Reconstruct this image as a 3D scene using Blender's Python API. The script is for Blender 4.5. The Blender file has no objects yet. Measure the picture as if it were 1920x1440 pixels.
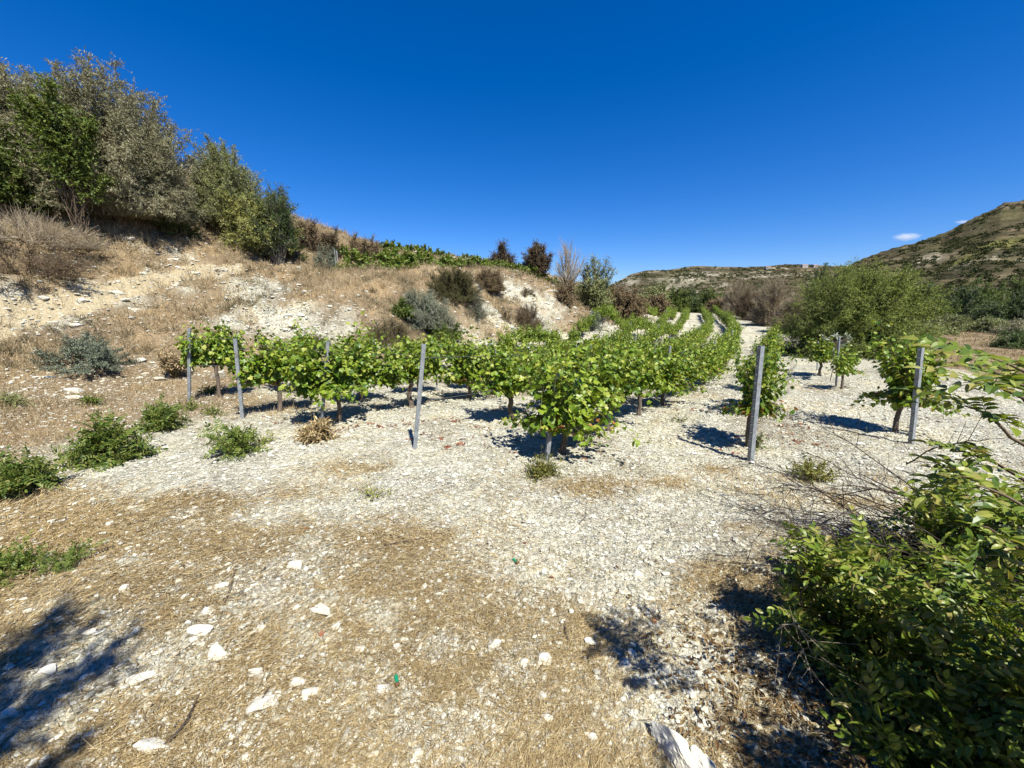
import bpy, math
import numpy as np
from mathutils import Vector

# ------------------------------------------------------------------ camera, world, sun, exposure
S = bpy.context.scene
C = S.collection
F_PX, TH = 721.0, math.radians(11.4)
CAM_H = 2.0
cam_d = bpy.data.cameras.new('camera')
cam = bpy.data.objects.new('camera', cam_d)
C.objects.link(cam)
cam.location = (0, 0, CAM_H)
cam.rotation_euler = (math.radians(90) - TH, 0, 0)
cam_d.sensor_width = 36
cam_d.lens = 36 * F_PX / 1920
cam_d.clip_start = 0.05
cam_d.clip_end = 9000
S.camera = cam

SUN_EL = math.radians(56)
SUN_AZ = math.atan2(0.50, -0.87)          # measured from +Y towards +X
w = bpy.data.worlds.new('World')
S.world = w
w.use_nodes = True
wn, wl = w.node_tree.nodes, w.node_tree.links
bg = wn['Background']
sky = wn.new('ShaderNodeTexSky')
sky.sky_type = 'NISHITA'
sky.sun_disc = False
sky.sun_elevation = SUN_EL
sky.sun_rotation = SUN_AZ
sky.altitude = 900
sky.air_density = 1.0
sky.dust_density = 0.3
sky.ozone_density = 3.5
hs = wn.new('ShaderNodeHueSaturation')
hs.inputs['Saturation'].default_value = 1.42
hs.inputs['Value'].default_value = 1.0
wl.new(sky.outputs[0], hs.inputs['Color'])
tint = wn.new('ShaderNodeMix'); tint.data_type = 'RGBA'; tint.blend_type = 'MULTIPLY'; tint.inputs[0].default_value = 1
tint.inputs[7].default_value = (.74, .79, 1.06, 1)
wl.new(hs.outputs[0], tint.inputs[6])
wl.new(tint.outputs[2], bg.inputs['Color'])
bg.inputs['Strength'].default_value = 0.069

sd = bpy.data.lights.new('sun', 'SUN')
sun = bpy.data.objects.new('sun', sd)
C.objects.link(sun)
sd.energy = 5.0
sd.angle = math.radians(0.53)
sd.color = (1.0, 0.965, 0.87)
SD = Vector((math.sin(SUN_AZ) * math.cos(SUN_EL), math.cos(SUN_AZ) * math.cos(SUN_EL), math.sin(SUN_EL)))
sun.rotation_euler = SD.to_track_quat('Z', 'Y').to_euler()
S.view_settings.view_transform = 'Standard'
S.view_settings.look = 'None'
S.view_settings.exposure = 1.05
S.view_settings.gamma = 1.0
S.cycles.max_bounces = 6
S.cycles.diffuse_bounces = 3
S.cycles.transmission_bounces = 3
S.cycles.transparent_max_bounces = 6
S.cycles.volume_bounces = 1

RNG = np.random.default_rng(7)

# ------------------------------------------------------------------ projection helpers (layout of the real place)
def ray(u, v):
    """photo pixel -> (x per metre of depth, rise per metre of depth)"""
    yp = (720 - v) / F_PX
    fw = math.cos(TH) + yp * math.sin(TH)
    return (u - 960) / F_PX / fw, (yp * math.cos(TH) - math.sin(TH)) / fw

def at(u, v, y):
    a, e = ray(u, v)
    return np.array([a * y, y, CAM_H + e * y])

# ------------------------------------------------------------------ numpy noise
def _hash(ix, iy, seed):
    h = (ix.astype(np.int64) * 374761393 + iy.astype(np.int64) * 668265263 + seed * 1274126177) & 0xFFFFFFFF
    h = ((h ^ (h >> 13)) * 1274126177) & 0xFFFFFFFF
    return ((h ^ (h >> 16)) & 0xFFFFFF) / float(0xFFFFFF)

def vnoise(x, y, seed=0):
    x = np.asarray(x, float); y = np.asarray(y, float)
    ix, iy = np.floor(x), np.floor(y)
    fx, fy = x - ix, y - iy
    fx = fx * fx * (3 - 2 * fx); fy = fy * fy * (3 - 2 * fy)
    a, b = _hash(ix, iy, seed), _hash(ix + 1, iy, seed)
    c, d = _hash(ix, iy + 1, seed), _hash(ix + 1, iy + 1, seed)
    return (a * (1 - fx) + b * fx) * (1 - fy) + (c * (1 - fx) + d * fx) * fy

def fbm(x, y, oct=4, seed=0):
    s, a, t = 0, 0.5, 0
    for k in range(oct):
        s = s + a * vnoise(x * 2 ** k + 17.3 * k, y * 2 ** k - 9.1 * k, seed + k); t += a; a *= 0.5
    return s / t

def sstep(a, b, x):
    t = np.clip((x - a) / (b - a), 0, 1)
    return t * t * (3 - 2 * t)

# ------------------------------------------------------------------ terrain
CP = [(-4, -6, 0), (4, -6, 0), (12, -6, 0), (-6, 0, 0), (0, 0, 0), (6, 0, 0), (14, 0, 0), (-3, 3, 0), (2, 3, 0), (8, 4, 0),
      (-6.5, 4.5, 0), (-3.5, 6.5, 0), (0, 6, 0), (5, 8, 0), (11, 10, 0), (-6, 8.5, 0), (-2.5, 9.5, -.15),
      (0, 12, -.5), (4, 15, -.6), (8, 18, -.4), (14, 24, -.3), (20, 38, 0), (31, 60, .9), (24, 60, .8), (14, 12, 0), (18, 20, 0), (28, 42, .2),
      (-8.2, 5.6, .03), (-8.7, 9.3, .1), (-5.6, 11.6, -.2), (-1.7, 15.5, -.6), (2, 21, -.85), (8, 32, -.45), (16.5, 50, .2), (24, 72, 1.5),
      (-10.9, 8.1, .62), (-13.1, 10, 1.65), (-12.6, 11.5, 2.15), (-12, 15.2, 3.2), (-9.9, 11.2, .9), (-15.2, 12, 3.9), (-16.8, 13.5, 5), (-14.8, 13, 3.7),
      (-14, 15.5, 4.7), (-13, 17.5, 4.5), (-10.1, 19, 4.0), (-11.6, 15.4, 3.35), (-8.4, 17.4, 3.4), (-6.4, 18.6, 3.45), (-4.4, 20.5, 3.4),
      (-1.9, 23.4, 3.5), (1.45, 27, 3.85), (4.2, 31, 3.2), (7.3, 36, 2.3), (14.4, 48, .9),
      (-8.8, 14.0, 2.0), (-5.3, 15.1, 1.9), (-3.4, 17.5, 1.9), (-.6, 19.5, 1.7), (2.0, 24, 1.5),
      (-18, 18, 8), (-22, 14, 8.5), (-25, 25, 12), (-14, 22, 6.8), (-12.6, 24, 6.4), (-10.1, 24, 5.7), (-8.9, 26, 5.4), (-6.3, 30, 5.6), (-2.8, 35, 5.7),
      (2, 38, 5.4), (5.6, 42, 4.9), (-5, 46, 5.2), (5, 60, 4), (-20, 40, 8), (-30, 60, 9), (13, 60, 2.5),
      (-5.5, 21.6, 3.6), (-2, 26, 3.8), (-8.7, 20.2, 3.65), (1.5, 30, 3.95),
      (20, 14, 0), (30, 25, 0), (40, 50, -.3), (60, 40, -1), (80, 80, -1), (40, 85, .5), (30, 8, 0), (60, 0, 0),
      (0, -14, 0), (-10, -10, .5), (-14, 0, 1.5), (-9.5, 2.5, .15), (12, -14, 0), (-12, 5, .95), (-30, 0, 7), (-20, 6, 5), (-30, -20, 6), (30, -20, 0)]
CP = np.array(CP, float)
_n = len(CP)
_r = np.hypot(CP[:, None, 0] - CP[None, :, 0], CP[:, None, 1] - CP[None, :, 1])
_A = np.zeros((_n + 3, _n + 3)); _A[:_n, :_n] = -_r + np.eye(_n) * 0.0; _A[:_n, _n] = 1; _A[:_n, _n + 1:] = CP[:, :2]
_A[_n, :_n] = 1; _A[_n + 1:, :_n] = CP[:, :2].T
_W = np.linalg.solve(_A, np.concatenate([CP[:, 2], [0, 0, 0]]))

def base_h(x, y):
    x = np.asarray(x, float); y = np.asarray(y, float)
    xs, ys = x.ravel(), y.ravel()
    out = np.empty(xs.size)
    for i in range(0, xs.size, 60000):
        X, Y = xs[i:i + 60000], ys[i:i + 60000]
        r = np.sqrt((X[:, None] - CP[None, :, 0]) ** 2 + (Y[:, None] - CP[None, :, 1]) ** 2)
        out[i:i + 60000] = -r @ _W[:_n] + _W[_n] + _W[_n + 1] * X + _W[_n + 2] * Y
    z = out.reshape(x.shape)
    R = np.hypot(x, y)
    k = sstep(75, 130, R)
    return z * (1 - k) + (-3.0) * k

def rough(x, y):
    """0 on the flat vineyard, 1 on the banks"""
    return sstep(0.15, 1.2, base_h(x, y))

def height(x, y, rk=None):
    x = np.asarray(x, float); y = np.asarray(y, float)
    b = base_h(x, y)
    if rk is None: rk = sstep(0.15, 1.2, b)
    n1 = fbm(x * 0.55, y * 0.55, 3, 3) - 0.5
    n2 = fbm(x * 2.6, y * 2.6, 3, 11) - 0.5
    n3 = fbm(x * 13, y * 13, 3, 21) - 0.5
    far = 1 - sstep(40, 110, np.hypot(x, y))
    dx = x - np.interp(y, [3, 5.1, 6.24, 7.34, 10.2, 12.5, 16.1, 30, 45, 60, 80.], [-1.6, .46, 1.67, 2.76, 4.93, 6.67, 9.2, 17.2, 24.3, 31, 40.])
    wob = (fbm(y * .4, y * 0 + 3, 2, 31) - .5) * .5
    rut = sum(np.exp(-((dx + wob - c_) / .15) ** 2) - .5 * np.exp(-((dx + wob - c_ - .3) / .12) ** 2) for c_ in (1.15, 2.35, -1.0, -1.9)) * sstep(4.5, 6.5, y) * (1 - rk)
    b = b - .035 * rut
    return b + far * (n1 * (0.06 + 0.55 * rk) + n2 * (0.045 + 0.42 * rk) + n3 * (0.022 + 0.11 * rk))

def hz(x, y):
    return float(height(np.array([x]), np.array([y]))[0])

def ground_hit(u, v, ymax=120):
    a, e = ray(u, v)
    ys = np.geomspace(0.8, ymax, 900)
    zz = height(a * ys, ys)
    ok = np.nonzero(CAM_H + e * ys < zz)[0]
    if len(ok) == 0: return None
    y = ys[ok[0]]
    return np.array([a * y, y, float(zz[ok[0]])])

# zones (real ground cover): blobs given by where they lie
def blobs(x, y, lst):
    m = np.zeros_like(x)
    for (bx, by, rx, ry, wgt) in lst:
        m = np.maximum(m, wgt * np.exp(-(((x - bx) / rx) ** 2 + ((y - by) / ry) ** 2)))
    return m

def pix_blobs(lst):
    out = []
    for (u, v, rx, ry, wgt) in lst:
        h = ground_hit(u, v)
        if h is not None: out.append((h[0], h[1], rx, ry, wgt))
    return out

STRAW_B = pix_blobs([(1130, 912, .55, .25, 1.2), (1250, 905, .3, .15, 1.1), (1350, 880, .3, .15, .9), (1570, 940, .7, .25, 1.1), (690, 880, .45, .2, 1.0),
                     (590, 815, .3, .3, 1.0), (1400, 1100, .35, .3, 1.3), (1290, 1110, .3, .2, 1.0), (1490, 935, .5, .15, .9), (1480, 900, .3, .15, .8),
                     (330, 950, .9, .35, 1.0), (130, 990, 1.0, .5, 1.1), (60, 930, .9, .3, .9), (520, 930, .5, .25, .8), (700, 1000, .4, .25, .8), (480, 1010, .6, .3, 1.0),
                     (1230, 790, .2, .2, .6), (800, 1010, .3, .15, .7), (1380, 990, .2, .1, .6), (180, 830, .5, .25, .7), (50, 860, .9, .4, .9)])
CHALK_B = pix_blobs([(490, 555, 1.2, 1.1, 1.5), (440, 605, 1.0, .9, 1.1), (550, 595, 1.3, 1.1, 1.6), (600, 630, 1.1, .9, 1.5), (640, 610, .8, .8, 1.1), (950, 540, .8, 2.2, 1.35), (990, 560, 1.3, 2.0, 1.3), (930, 590, 1.6, 1.8, 1.2),
                     (1010, 600, 1.6, 2.2, 1.0), (1040, 570, 1.4, 2.0, .9), (900, 530, .4, 1.2, 1.2), (870, 620, 1.6, 1.0, .9), (350, 540, .6, .7, .8),
                     (60, 590, 1.4, .9, 1.2), (200, 552, 1.3, .8, 1.2), (320, 525, 1.0, .7, 1.1), (390, 512, .8, .6, .9), (150, 600, .5, .4, .8), (340, 480, .9, .6, .8), (250, 455, .6, .4, .6),
                     (520, 500, .6, .4, .5), (60, 270, .6, .4, .7), (120, 420, .9, .4, .5), (700, 640, .8, .6, .8)])

_RY = np.array([3, 5.1, 6.24, 7.34, 10.2, 12.5, 16.1, 30, 45, 60, 80.]); _RX = np.array([-1.6, .46, 1.67, 2.76, 4.93, 6.67, 9.2, 17.2, 24.3, 31, 40.])
TRACK = [ground_hit(u, v)[:2] for u, v in ((-60, 628), (0, 606), (60, 590), (150, 566), (230, 547), (300, 529), (370, 513), (430, 503))]
def track(x, y):
    d = np.full(np.shape(x), 1e9)
    for a, b_ in zip(TRACK[:-1], TRACK[1:]):
        ab = b_ - a; t = np.clip(((x - a[0]) * ab[0] + (y - a[1]) * ab[1]) / (ab @ ab), 0, 1)
        d = np.minimum(d, np.hypot(x - a[0] - t * ab[0], y - a[1] - t * ab[1]))
    return 1 - sstep(.25, .75, d)
def zones(x, y, b=None):
    if b is None: b = base_h(x, y)
    n = fbm(x * 0.9, y * 0.9, 4, 40)
    n2 = fbm(x * 2.3 + y, y * 4.0, 4, 50)
    front = 1 - sstep(2.0, 3.3, y + 0.22 * np.minimum(x, 0) * 0 - 0.25 * np.clip(-x, 0, 4))
    n3_ = fbm(x * 4.5 + 3, y * 6.5, 4, 57)
    straw = front * (0.56 + .16 * (1 - sstep(-1.2, .2, x))) + blobs(x, y, STRAW_B) * 0.8 - .25 * (1 - sstep(2.2, 4.2, y)) * sstep(.52, .68, fbm(x * 1.1 + 9, y * 1.1, 3, 44))
    straw = np.clip(straw * (0.25 + 1.3 * n2) + (n - 0.52) * 0.9 + (n3_ - .5) * 1.2 * np.clip(straw, 0, 1), 0, 1)
    bank = sstep(0.1, 0.7, b) * (y > -50)
    chalk_b = blobs(x, y, CHALK_B) * (.45 + .9 * fbm(x * 1.7 + 4, y * 1.7, 4, 71))
    ch2 = sstep(.49, .63, fbm(x * .8, y * .8, 4, 77))
    earth = np.clip(bank * (1.0 - .72 * chalk_b - .12 * ch2), 0, 1)
    # dry strip along the foot of the bank and the grassy field to the right of the rows
    foot = sstep(-.14, .02, b) * (1 - sstep(.35, .8, b)) * sstep(7.5, 9.5, np.hypot(x, y)) * (x < 5 + 0.3 * y) * sstep(-2, -5, x - 0.0 * y)
    side = sstep(0.5, 2.5, (x - (9.6 + 0.44 * (y - 5.5)))) * sstep(3.5, 5.5, y)
    side2 = sstep(5.0, 7.0, x) * (1 - sstep(1.5, 3.5, y)) * 0.5
    earth = np.maximum(earth, np.clip(np.maximum(foot * .8, np.maximum(side * (.45 + .8 * n), side2)), 0, 1))
    dx = x - np.interp(y, _RY, _RX)
    earth = earth * (1 - sstep(-9.8, -8.6, dx) * (1 - sstep(2.5, 4.0, dx)) * sstep(9, 12, y) * (1 - sstep(62, 66, y)) * (b < 1.6) * .9)
    far = sstep(60, 90, np.hypot(x, y))
    return straw * (1 - bank), np.maximum(earth, far), far

# ------------------------------------------------------------------ materials
def nt(name):
    m = bpy.data.materials.new(name); m.use_nodes = True
    n, l = m.node_tree.nodes, m.node_tree.links
    return m, n, l, n['Principled BSDF'], n['Material Output']

def ramp(n, l, src, stops, interp='LINEAR'):
    r = n.new('ShaderNodeValToRGB'); r.color_ramp.interpolation = interp
    e = r.color_ramp.elements
    while len(e) < len(stops): e.new(0.5)
    for i, (p, c) in enumerate(stops):
        e[i].position = p; e[i].color = (c[0], c[1], c[2], 1)
    if src is not None: l.new(src, r.inputs[0])
    return r

def noise(n, l, scale, detail=4, rough=0.55, vec=None, lac=2.0):
    t = n.new('ShaderNodeTexNoise'); t.inputs['Scale'].default_value = scale; t.inputs['Detail'].default_value = detail
    t.inputs['Roughness'].default_value = rough
    if vec is not None: l.new(vec, t.inputs['Vector'])
    return t

def math_n(n, l, op, a, b=None, clamp=False):
    m = n.new('ShaderNodeMath'); m.operation = op; m.use_clamp = clamp
    for i, v in enumerate((a, b)):
        if v is None: continue
        if isinstance(v, (int, float)): m.inputs[i].default_value = v
        else: l.new(v, m.inputs[i])
    return m.outputs[0]

def mixc(n, l, fac, a, b, mode='MIX'):
    m = n.new('ShaderNodeMix'); m.data_type = 'RGBA'; m.blend_type = mode
    for sock, v in ((m.inputs[0], fac), (m.inputs[6], a), (m.inputs[7], b)):
        if isinstance(v, (int, float)): sock.default_value = v
        elif isinstance(v, tuple): sock.default_value = (v[0], v[1], v[2], 1)
        else: l.new(v, sock)
    return m.outputs[2]

def leaf_mat(name, cols, trans=0.35, rough=0.45, spec=0.4, objvar=0.15):
    cols = [tuple(x * .84 for x in c) for c in cols]
    spec *= .75
    m, n, l, bs, out = nt(name)
    g = n.new('ShaderNodeNewGeometry')
    k = len(cols)
    r = ramp(n, l, g.outputs['Random Per Island'], [(i / max(1, k - 1), c) for i, c in enumerate(cols)])
    oi = n.new('ShaderNodeObjectInfo')
    hsv = n.new('ShaderNodeHueSaturation')
    l.new(r.outputs[0], hsv.inputs['Color'])
    l.new(math_n(n, l, 'MULTIPLY_ADD', oi.outputs['Random'], objvar), hsv.inputs['Value'])
    hsv.inputs['Value'].default_value = 1
    # value = 1 - objvar/2 + random*objvar
    mm = n.new('ShaderNodeMath'); mm.operation = 'MULTIPLY_ADD'; l.new(oi.outputs['Random'], mm.inputs[0]); mm.inputs[1].default_value = objvar * 2; mm.inputs[2].default_value = 1 - objvar
    l.new(mm.outputs[0], hsv.inputs['Value'])
    col = hsv.outputs[0]
    l.new(col, bs.inputs['Base Color']); bs.inputs['Roughness'].default_value = rough
    bs.inputs['Specular IOR Level'].default_value = spec
    if trans > 0:
        t = n.new('ShaderNodeBsdfTranslucent'); mx = n.new('ShaderNodeMixShader'); mx.inputs[0].default_value = trans
        yc = mixc(n, l, 1.0, col, (1.25, 1.15, 0.6), 'MULTIPLY')
        l.new(yc, t.inputs['Color'])
        l.new(bs.outputs[0], mx.inputs[1]); l.new(t.outputs[0], mx.inputs[2]); l.new(mx.outputs[0], out.inputs['Surface'])
    return m

def bark_mat(name, c1, c2, scale=30):
    m, n, l, bs, out = nt(name)
    tc = n.new('ShaderNodeTexCoord')
    mp = n.new('ShaderNodeMapping'); mp.inputs['Scale'].default_value = (1, 1, .25); l.new(tc.outputs['Object'], mp.inputs[0])
    t = noise(n, l, scale, 5, .65, mp.outputs[0])
    r = ramp(n, l, t.outputs[0], [(.3, c1), (.7, c2)])
    l.new(r.outputs[0], bs.inputs['Base Color']); bs.inputs['Roughness'].default_value = .9; bs.inputs['Specular IOR Level'].default_value = .15
    b = n.new('ShaderNodeBump'); b.inputs['Strength'].default_value = .8; b.inputs['Distance'].default_value = .01
    l.new(t.outputs[0], b.inputs['Height']); l.new(b.outputs[0], bs.inputs['Normal'])
    return m

def island_mat(name, cols, rough=.9, spec=.15, trans=0):
    return leaf_mat(name, cols, trans, rough, spec, 0.08)

M = {}
M['vine'] = leaf_mat('vine_leaf', [(.055, .12, .010), (.10, .18, .014), (.15, .235, .018), (.20, .29, .025), (.26, .33, .035), (.38, .40, .075)], .34, .40, .5)
M['vine_dry'] = leaf_mat('vine_leaf_autumn', [(.22, .07, .025), (.34, .14, .04), (.40, .26, .07), (.2, .1, .04)], .3, .6, .3)
M['vine_up'] = leaf_mat('vine_leaf_terrace', [(.06, .12, .015), (.11, .18, .022), (.16, .235, .03), (.22, .27, .05), (.22, .18, .08)], .3, .45, .4)
M['pist'] = leaf_mat('shrub_leaflet', [(.055, .11, .014), (.11, .18, .02), (.18, .26, .028), (.25, .32, .04), (.33, .37, .07), (.36, .31, .09)], .34, .4, .5)
M['pist_low'] = leaf_mat('shrub_leaflet_dark', [(.06, .11, .018), (.10, .165, .025), (.15, .21, .035), (.21, .25, .055), (.27, .26, .08)], .28, .45, .4)
M['yellowish'] = leaf_mat('sapling_leaf', [(.14, .17, .04), (.22, .23, .06), (.30, .26, .08), (.10, .14, .03)], .3, .5, .3)
M['olive'] = leaf_mat('olive_leaf', [(.15, .18, .065), (.22, .25, .09), (.29, .31, .125), (.36, .37, .18)], .2, .5, .3)
M['olive_y'] = leaf_mat('olive_leaf_yellowish', [(.16, .185, .045), (.24, .26, .065), (.31, .32, .09), (.37, .36, .13)], .22, .5, .3)
M['greygreen'] = leaf_mat('greygreen_leaf', [(.20, .205, .11), (.27, .27, .15), (.34, .33, .20), (.42, .41, .28)], .15, .6, .2)
M['blue'] = leaf_mat('bluegreen_leaf', [(.13, .17, .11), (.19, .23, .16), (.25, .29, .205), (.33, .35, .27)], .15, .55, .25)
M['darkgreen'] = leaf_mat('dark_leaf', [(.04, .075, .022), (.065, .11, .03), (.095, .145, .038), (.13, .18, .05)], .2, .5, .3)
M['midgreen'] = leaf_mat('mid_leaf', [(.06, .10, .02), (.10, .15, .028), (.15, .20, .038), (.20, .24, .05)], .25, .5, .3)
M['brown'] = leaf_mat('dry_brown_leaf', [(.14, .10, .055), (.21, .15, .085), (.28, .21, .12), (.16, .135, .07)], .12, .8, .1)
M['brownred'] = leaf_mat('redbrown_leaf', [(.11, .075, .045), (.15, .105, .065), (.19, .14, .085), (.12, .11, .055)], .12, .8, .1)
M['brush'] = leaf_mat('brush_leaf', [(.10, .08, .05), (.15, .13, .075), (.21, .17, .11), (.13, .135, .06), (.28, .24, .18)], .1, .8, .1)
M['hillscrub'] = leaf_mat('hill_scrub_leaf', [(.03, .04, .016), (.05, .058, .022), (.075, .08, .03), (.10, .10, .045)], .1, .7, .1)
M['domeleaf'] = leaf_mat('dome_tree_leaf', [(.18, .245, .05), (.245, .32, .07), (.31, .375, .09), (.38, .42, .13)], .25, .5, .3)
M['moundolive'] = leaf_mat('mound_leaf', [(.085, .085, .035), (.12, .115, .05), (.15, .14, .06), (.1, .1, .04)], .12, .7, .1)
M['mullein'] = leaf_mat('pale_leaf', [(.30, .33, .26), (.38, .40, .32), (.22, .26, .18)], .25, .7, .2)
M['twig_grey'] = island_mat('grey_twig', [(.24, .19, .12), (.34, .28, .19), (.44, .38, .28), (.28, .22, .14)])
M['twig_brown'] = island_mat('brown_twig', [(.08, .055, .04), (.13, .095, .065), (.18, .14, .10)])
M['twig_dark'] = island_mat('dark_twig', [(.035, .028, .024), (.06, .048, .04), (.10, .08, .065)])
M['bark'] = bark_mat('vine_bark', (.055, .042, .032), (.17, .135, .105))
M['bark_grey'] = bark_mat('grey_bark', (.10, .085, .07), (.24, .21, .18))
M['stem_green'] = island_mat('green_stem', [(.12, .14, .04), (.18, .15, .07), (.15, .10, .05)])
M['straw'] = island_mat('straw_blade', [(.15, .10, .045), (.31, .22, .10), (.49, .37, .18), (.68, .55, .31), (.23, .165, .08), (.58, .46, .26)], .7, .3, .2)
M['drygrass'] = island_mat('dry_grass_blade', [(.24, .18, .10), (.36, .275, .155), (.47, .375, .22), (.58, .47, .30), (.27, .19, .11), (.2, .165, .105)], .75, .2, .25)
M['litter'] = island_mat('leaf_litter', [(.08, .045, .022), (.15, .09, .04), (.24, .165, .08), (.06, .04, .025)], .7, .2, .2)
M['redleaf'] = island_mat('red_fallen_leaf', [(.20, .06, .035), (.30, .10, .05), (.26, .13, .07), (.15, .07, .04)], .6, .3, .2)

def chalk_mat(name, cols, bumpscale=60, bstr=.5):
    m, n, l, bs, out = nt(name)
    g = n.new('ShaderNodeNewGeometry')
    r = ramp(n, l, g.outputs['Random Per Island'], [(i / (len(cols) - 1), c) for i, c in enumerate(cols)])
    tc = n.new('ShaderNodeTexCoord')
    t = noise(n, l, bumpscale, 6, .7, tc.outputs['Object'])
    t2 = noise(n, l, bumpscale * .18, 4, .6, tc.outputs['Object'])
    sp = ramp(n, l, t2.outputs[0], [(.42, (1, 1, 1)), (.66, (.80, .70, .52))])
    c = mixc(n, l, .8, r.outputs[0], sp.outputs[0], 'MULTIPLY')
    s2 = ramp(n, l, t.outputs[0], [(.3, (.72, .70, .68)), (.5, (1, 1, 1))])
    c = mixc(n, l, .7, c, s2.outputs[0], 'MULTIPLY')
    l.new(c, bs.inputs['Base Color']); bs.inputs['Roughness'].default_value = .92; bs.inputs['Specular IOR Level'].default_value = .12
    b = n.new('ShaderNodeBump'); b.inputs['Strength'].default_value = bstr; b.inputs['Distance'].default_value = .012
    l.new(t.outputs[0], b.inputs['Height']); l.new(b.outputs[0], bs.inputs['Normal'])
    return m
M['stone'] = chalk_mat('chalk_stone', [(.30, .295, .25), (.42, .415, .36), (.50, .50, .44), (.58, .58, .52)])
M['rock_near'] = chalk_mat('chalk_boulder', [(.46, .45, .39), (.56, .55, .49)], 26, .8)
M['rock'] = chalk_mat('chalk_rock', [(.44, .43, .38), (.56, .55, .49)], 22, .7)

def metal_mat():
    m, n, l, bs, out = nt('galvanised_steel')
    tc = n.new('ShaderNodeTexCoord')
    t = noise(n, l, 18, 5, .7, tc.outputs['Object'])
    t9 = noise(n, l, 7, 6, .75, tc.outputs['Object'])
    rs = ramp(n, l, t9.outputs[0], [(.56, (1, 1, 1)), (.68, (.62, .45, .34))])
    r = ramp(n, l, t.outputs[0], [(.3, (.13, .145, .155)), (.5, (.20, .215, .225)), (.7, (.27, .285, .295))])
    l.new(mixc(n, l, 1.0, r.outputs[0], rs.outputs[0], 'MULTIPLY'), bs.inputs['Base Color']); bs.inputs['Metallic'].default_value = .12
    rr = ramp(n, l, t.outputs[0], [(.3, (.45,) * 3), (.7, (.65,) * 3)]); l.new(rr.outputs[0], bs.inputs['Roughness'])
    return m
M['metal'] = metal_mat()

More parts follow.
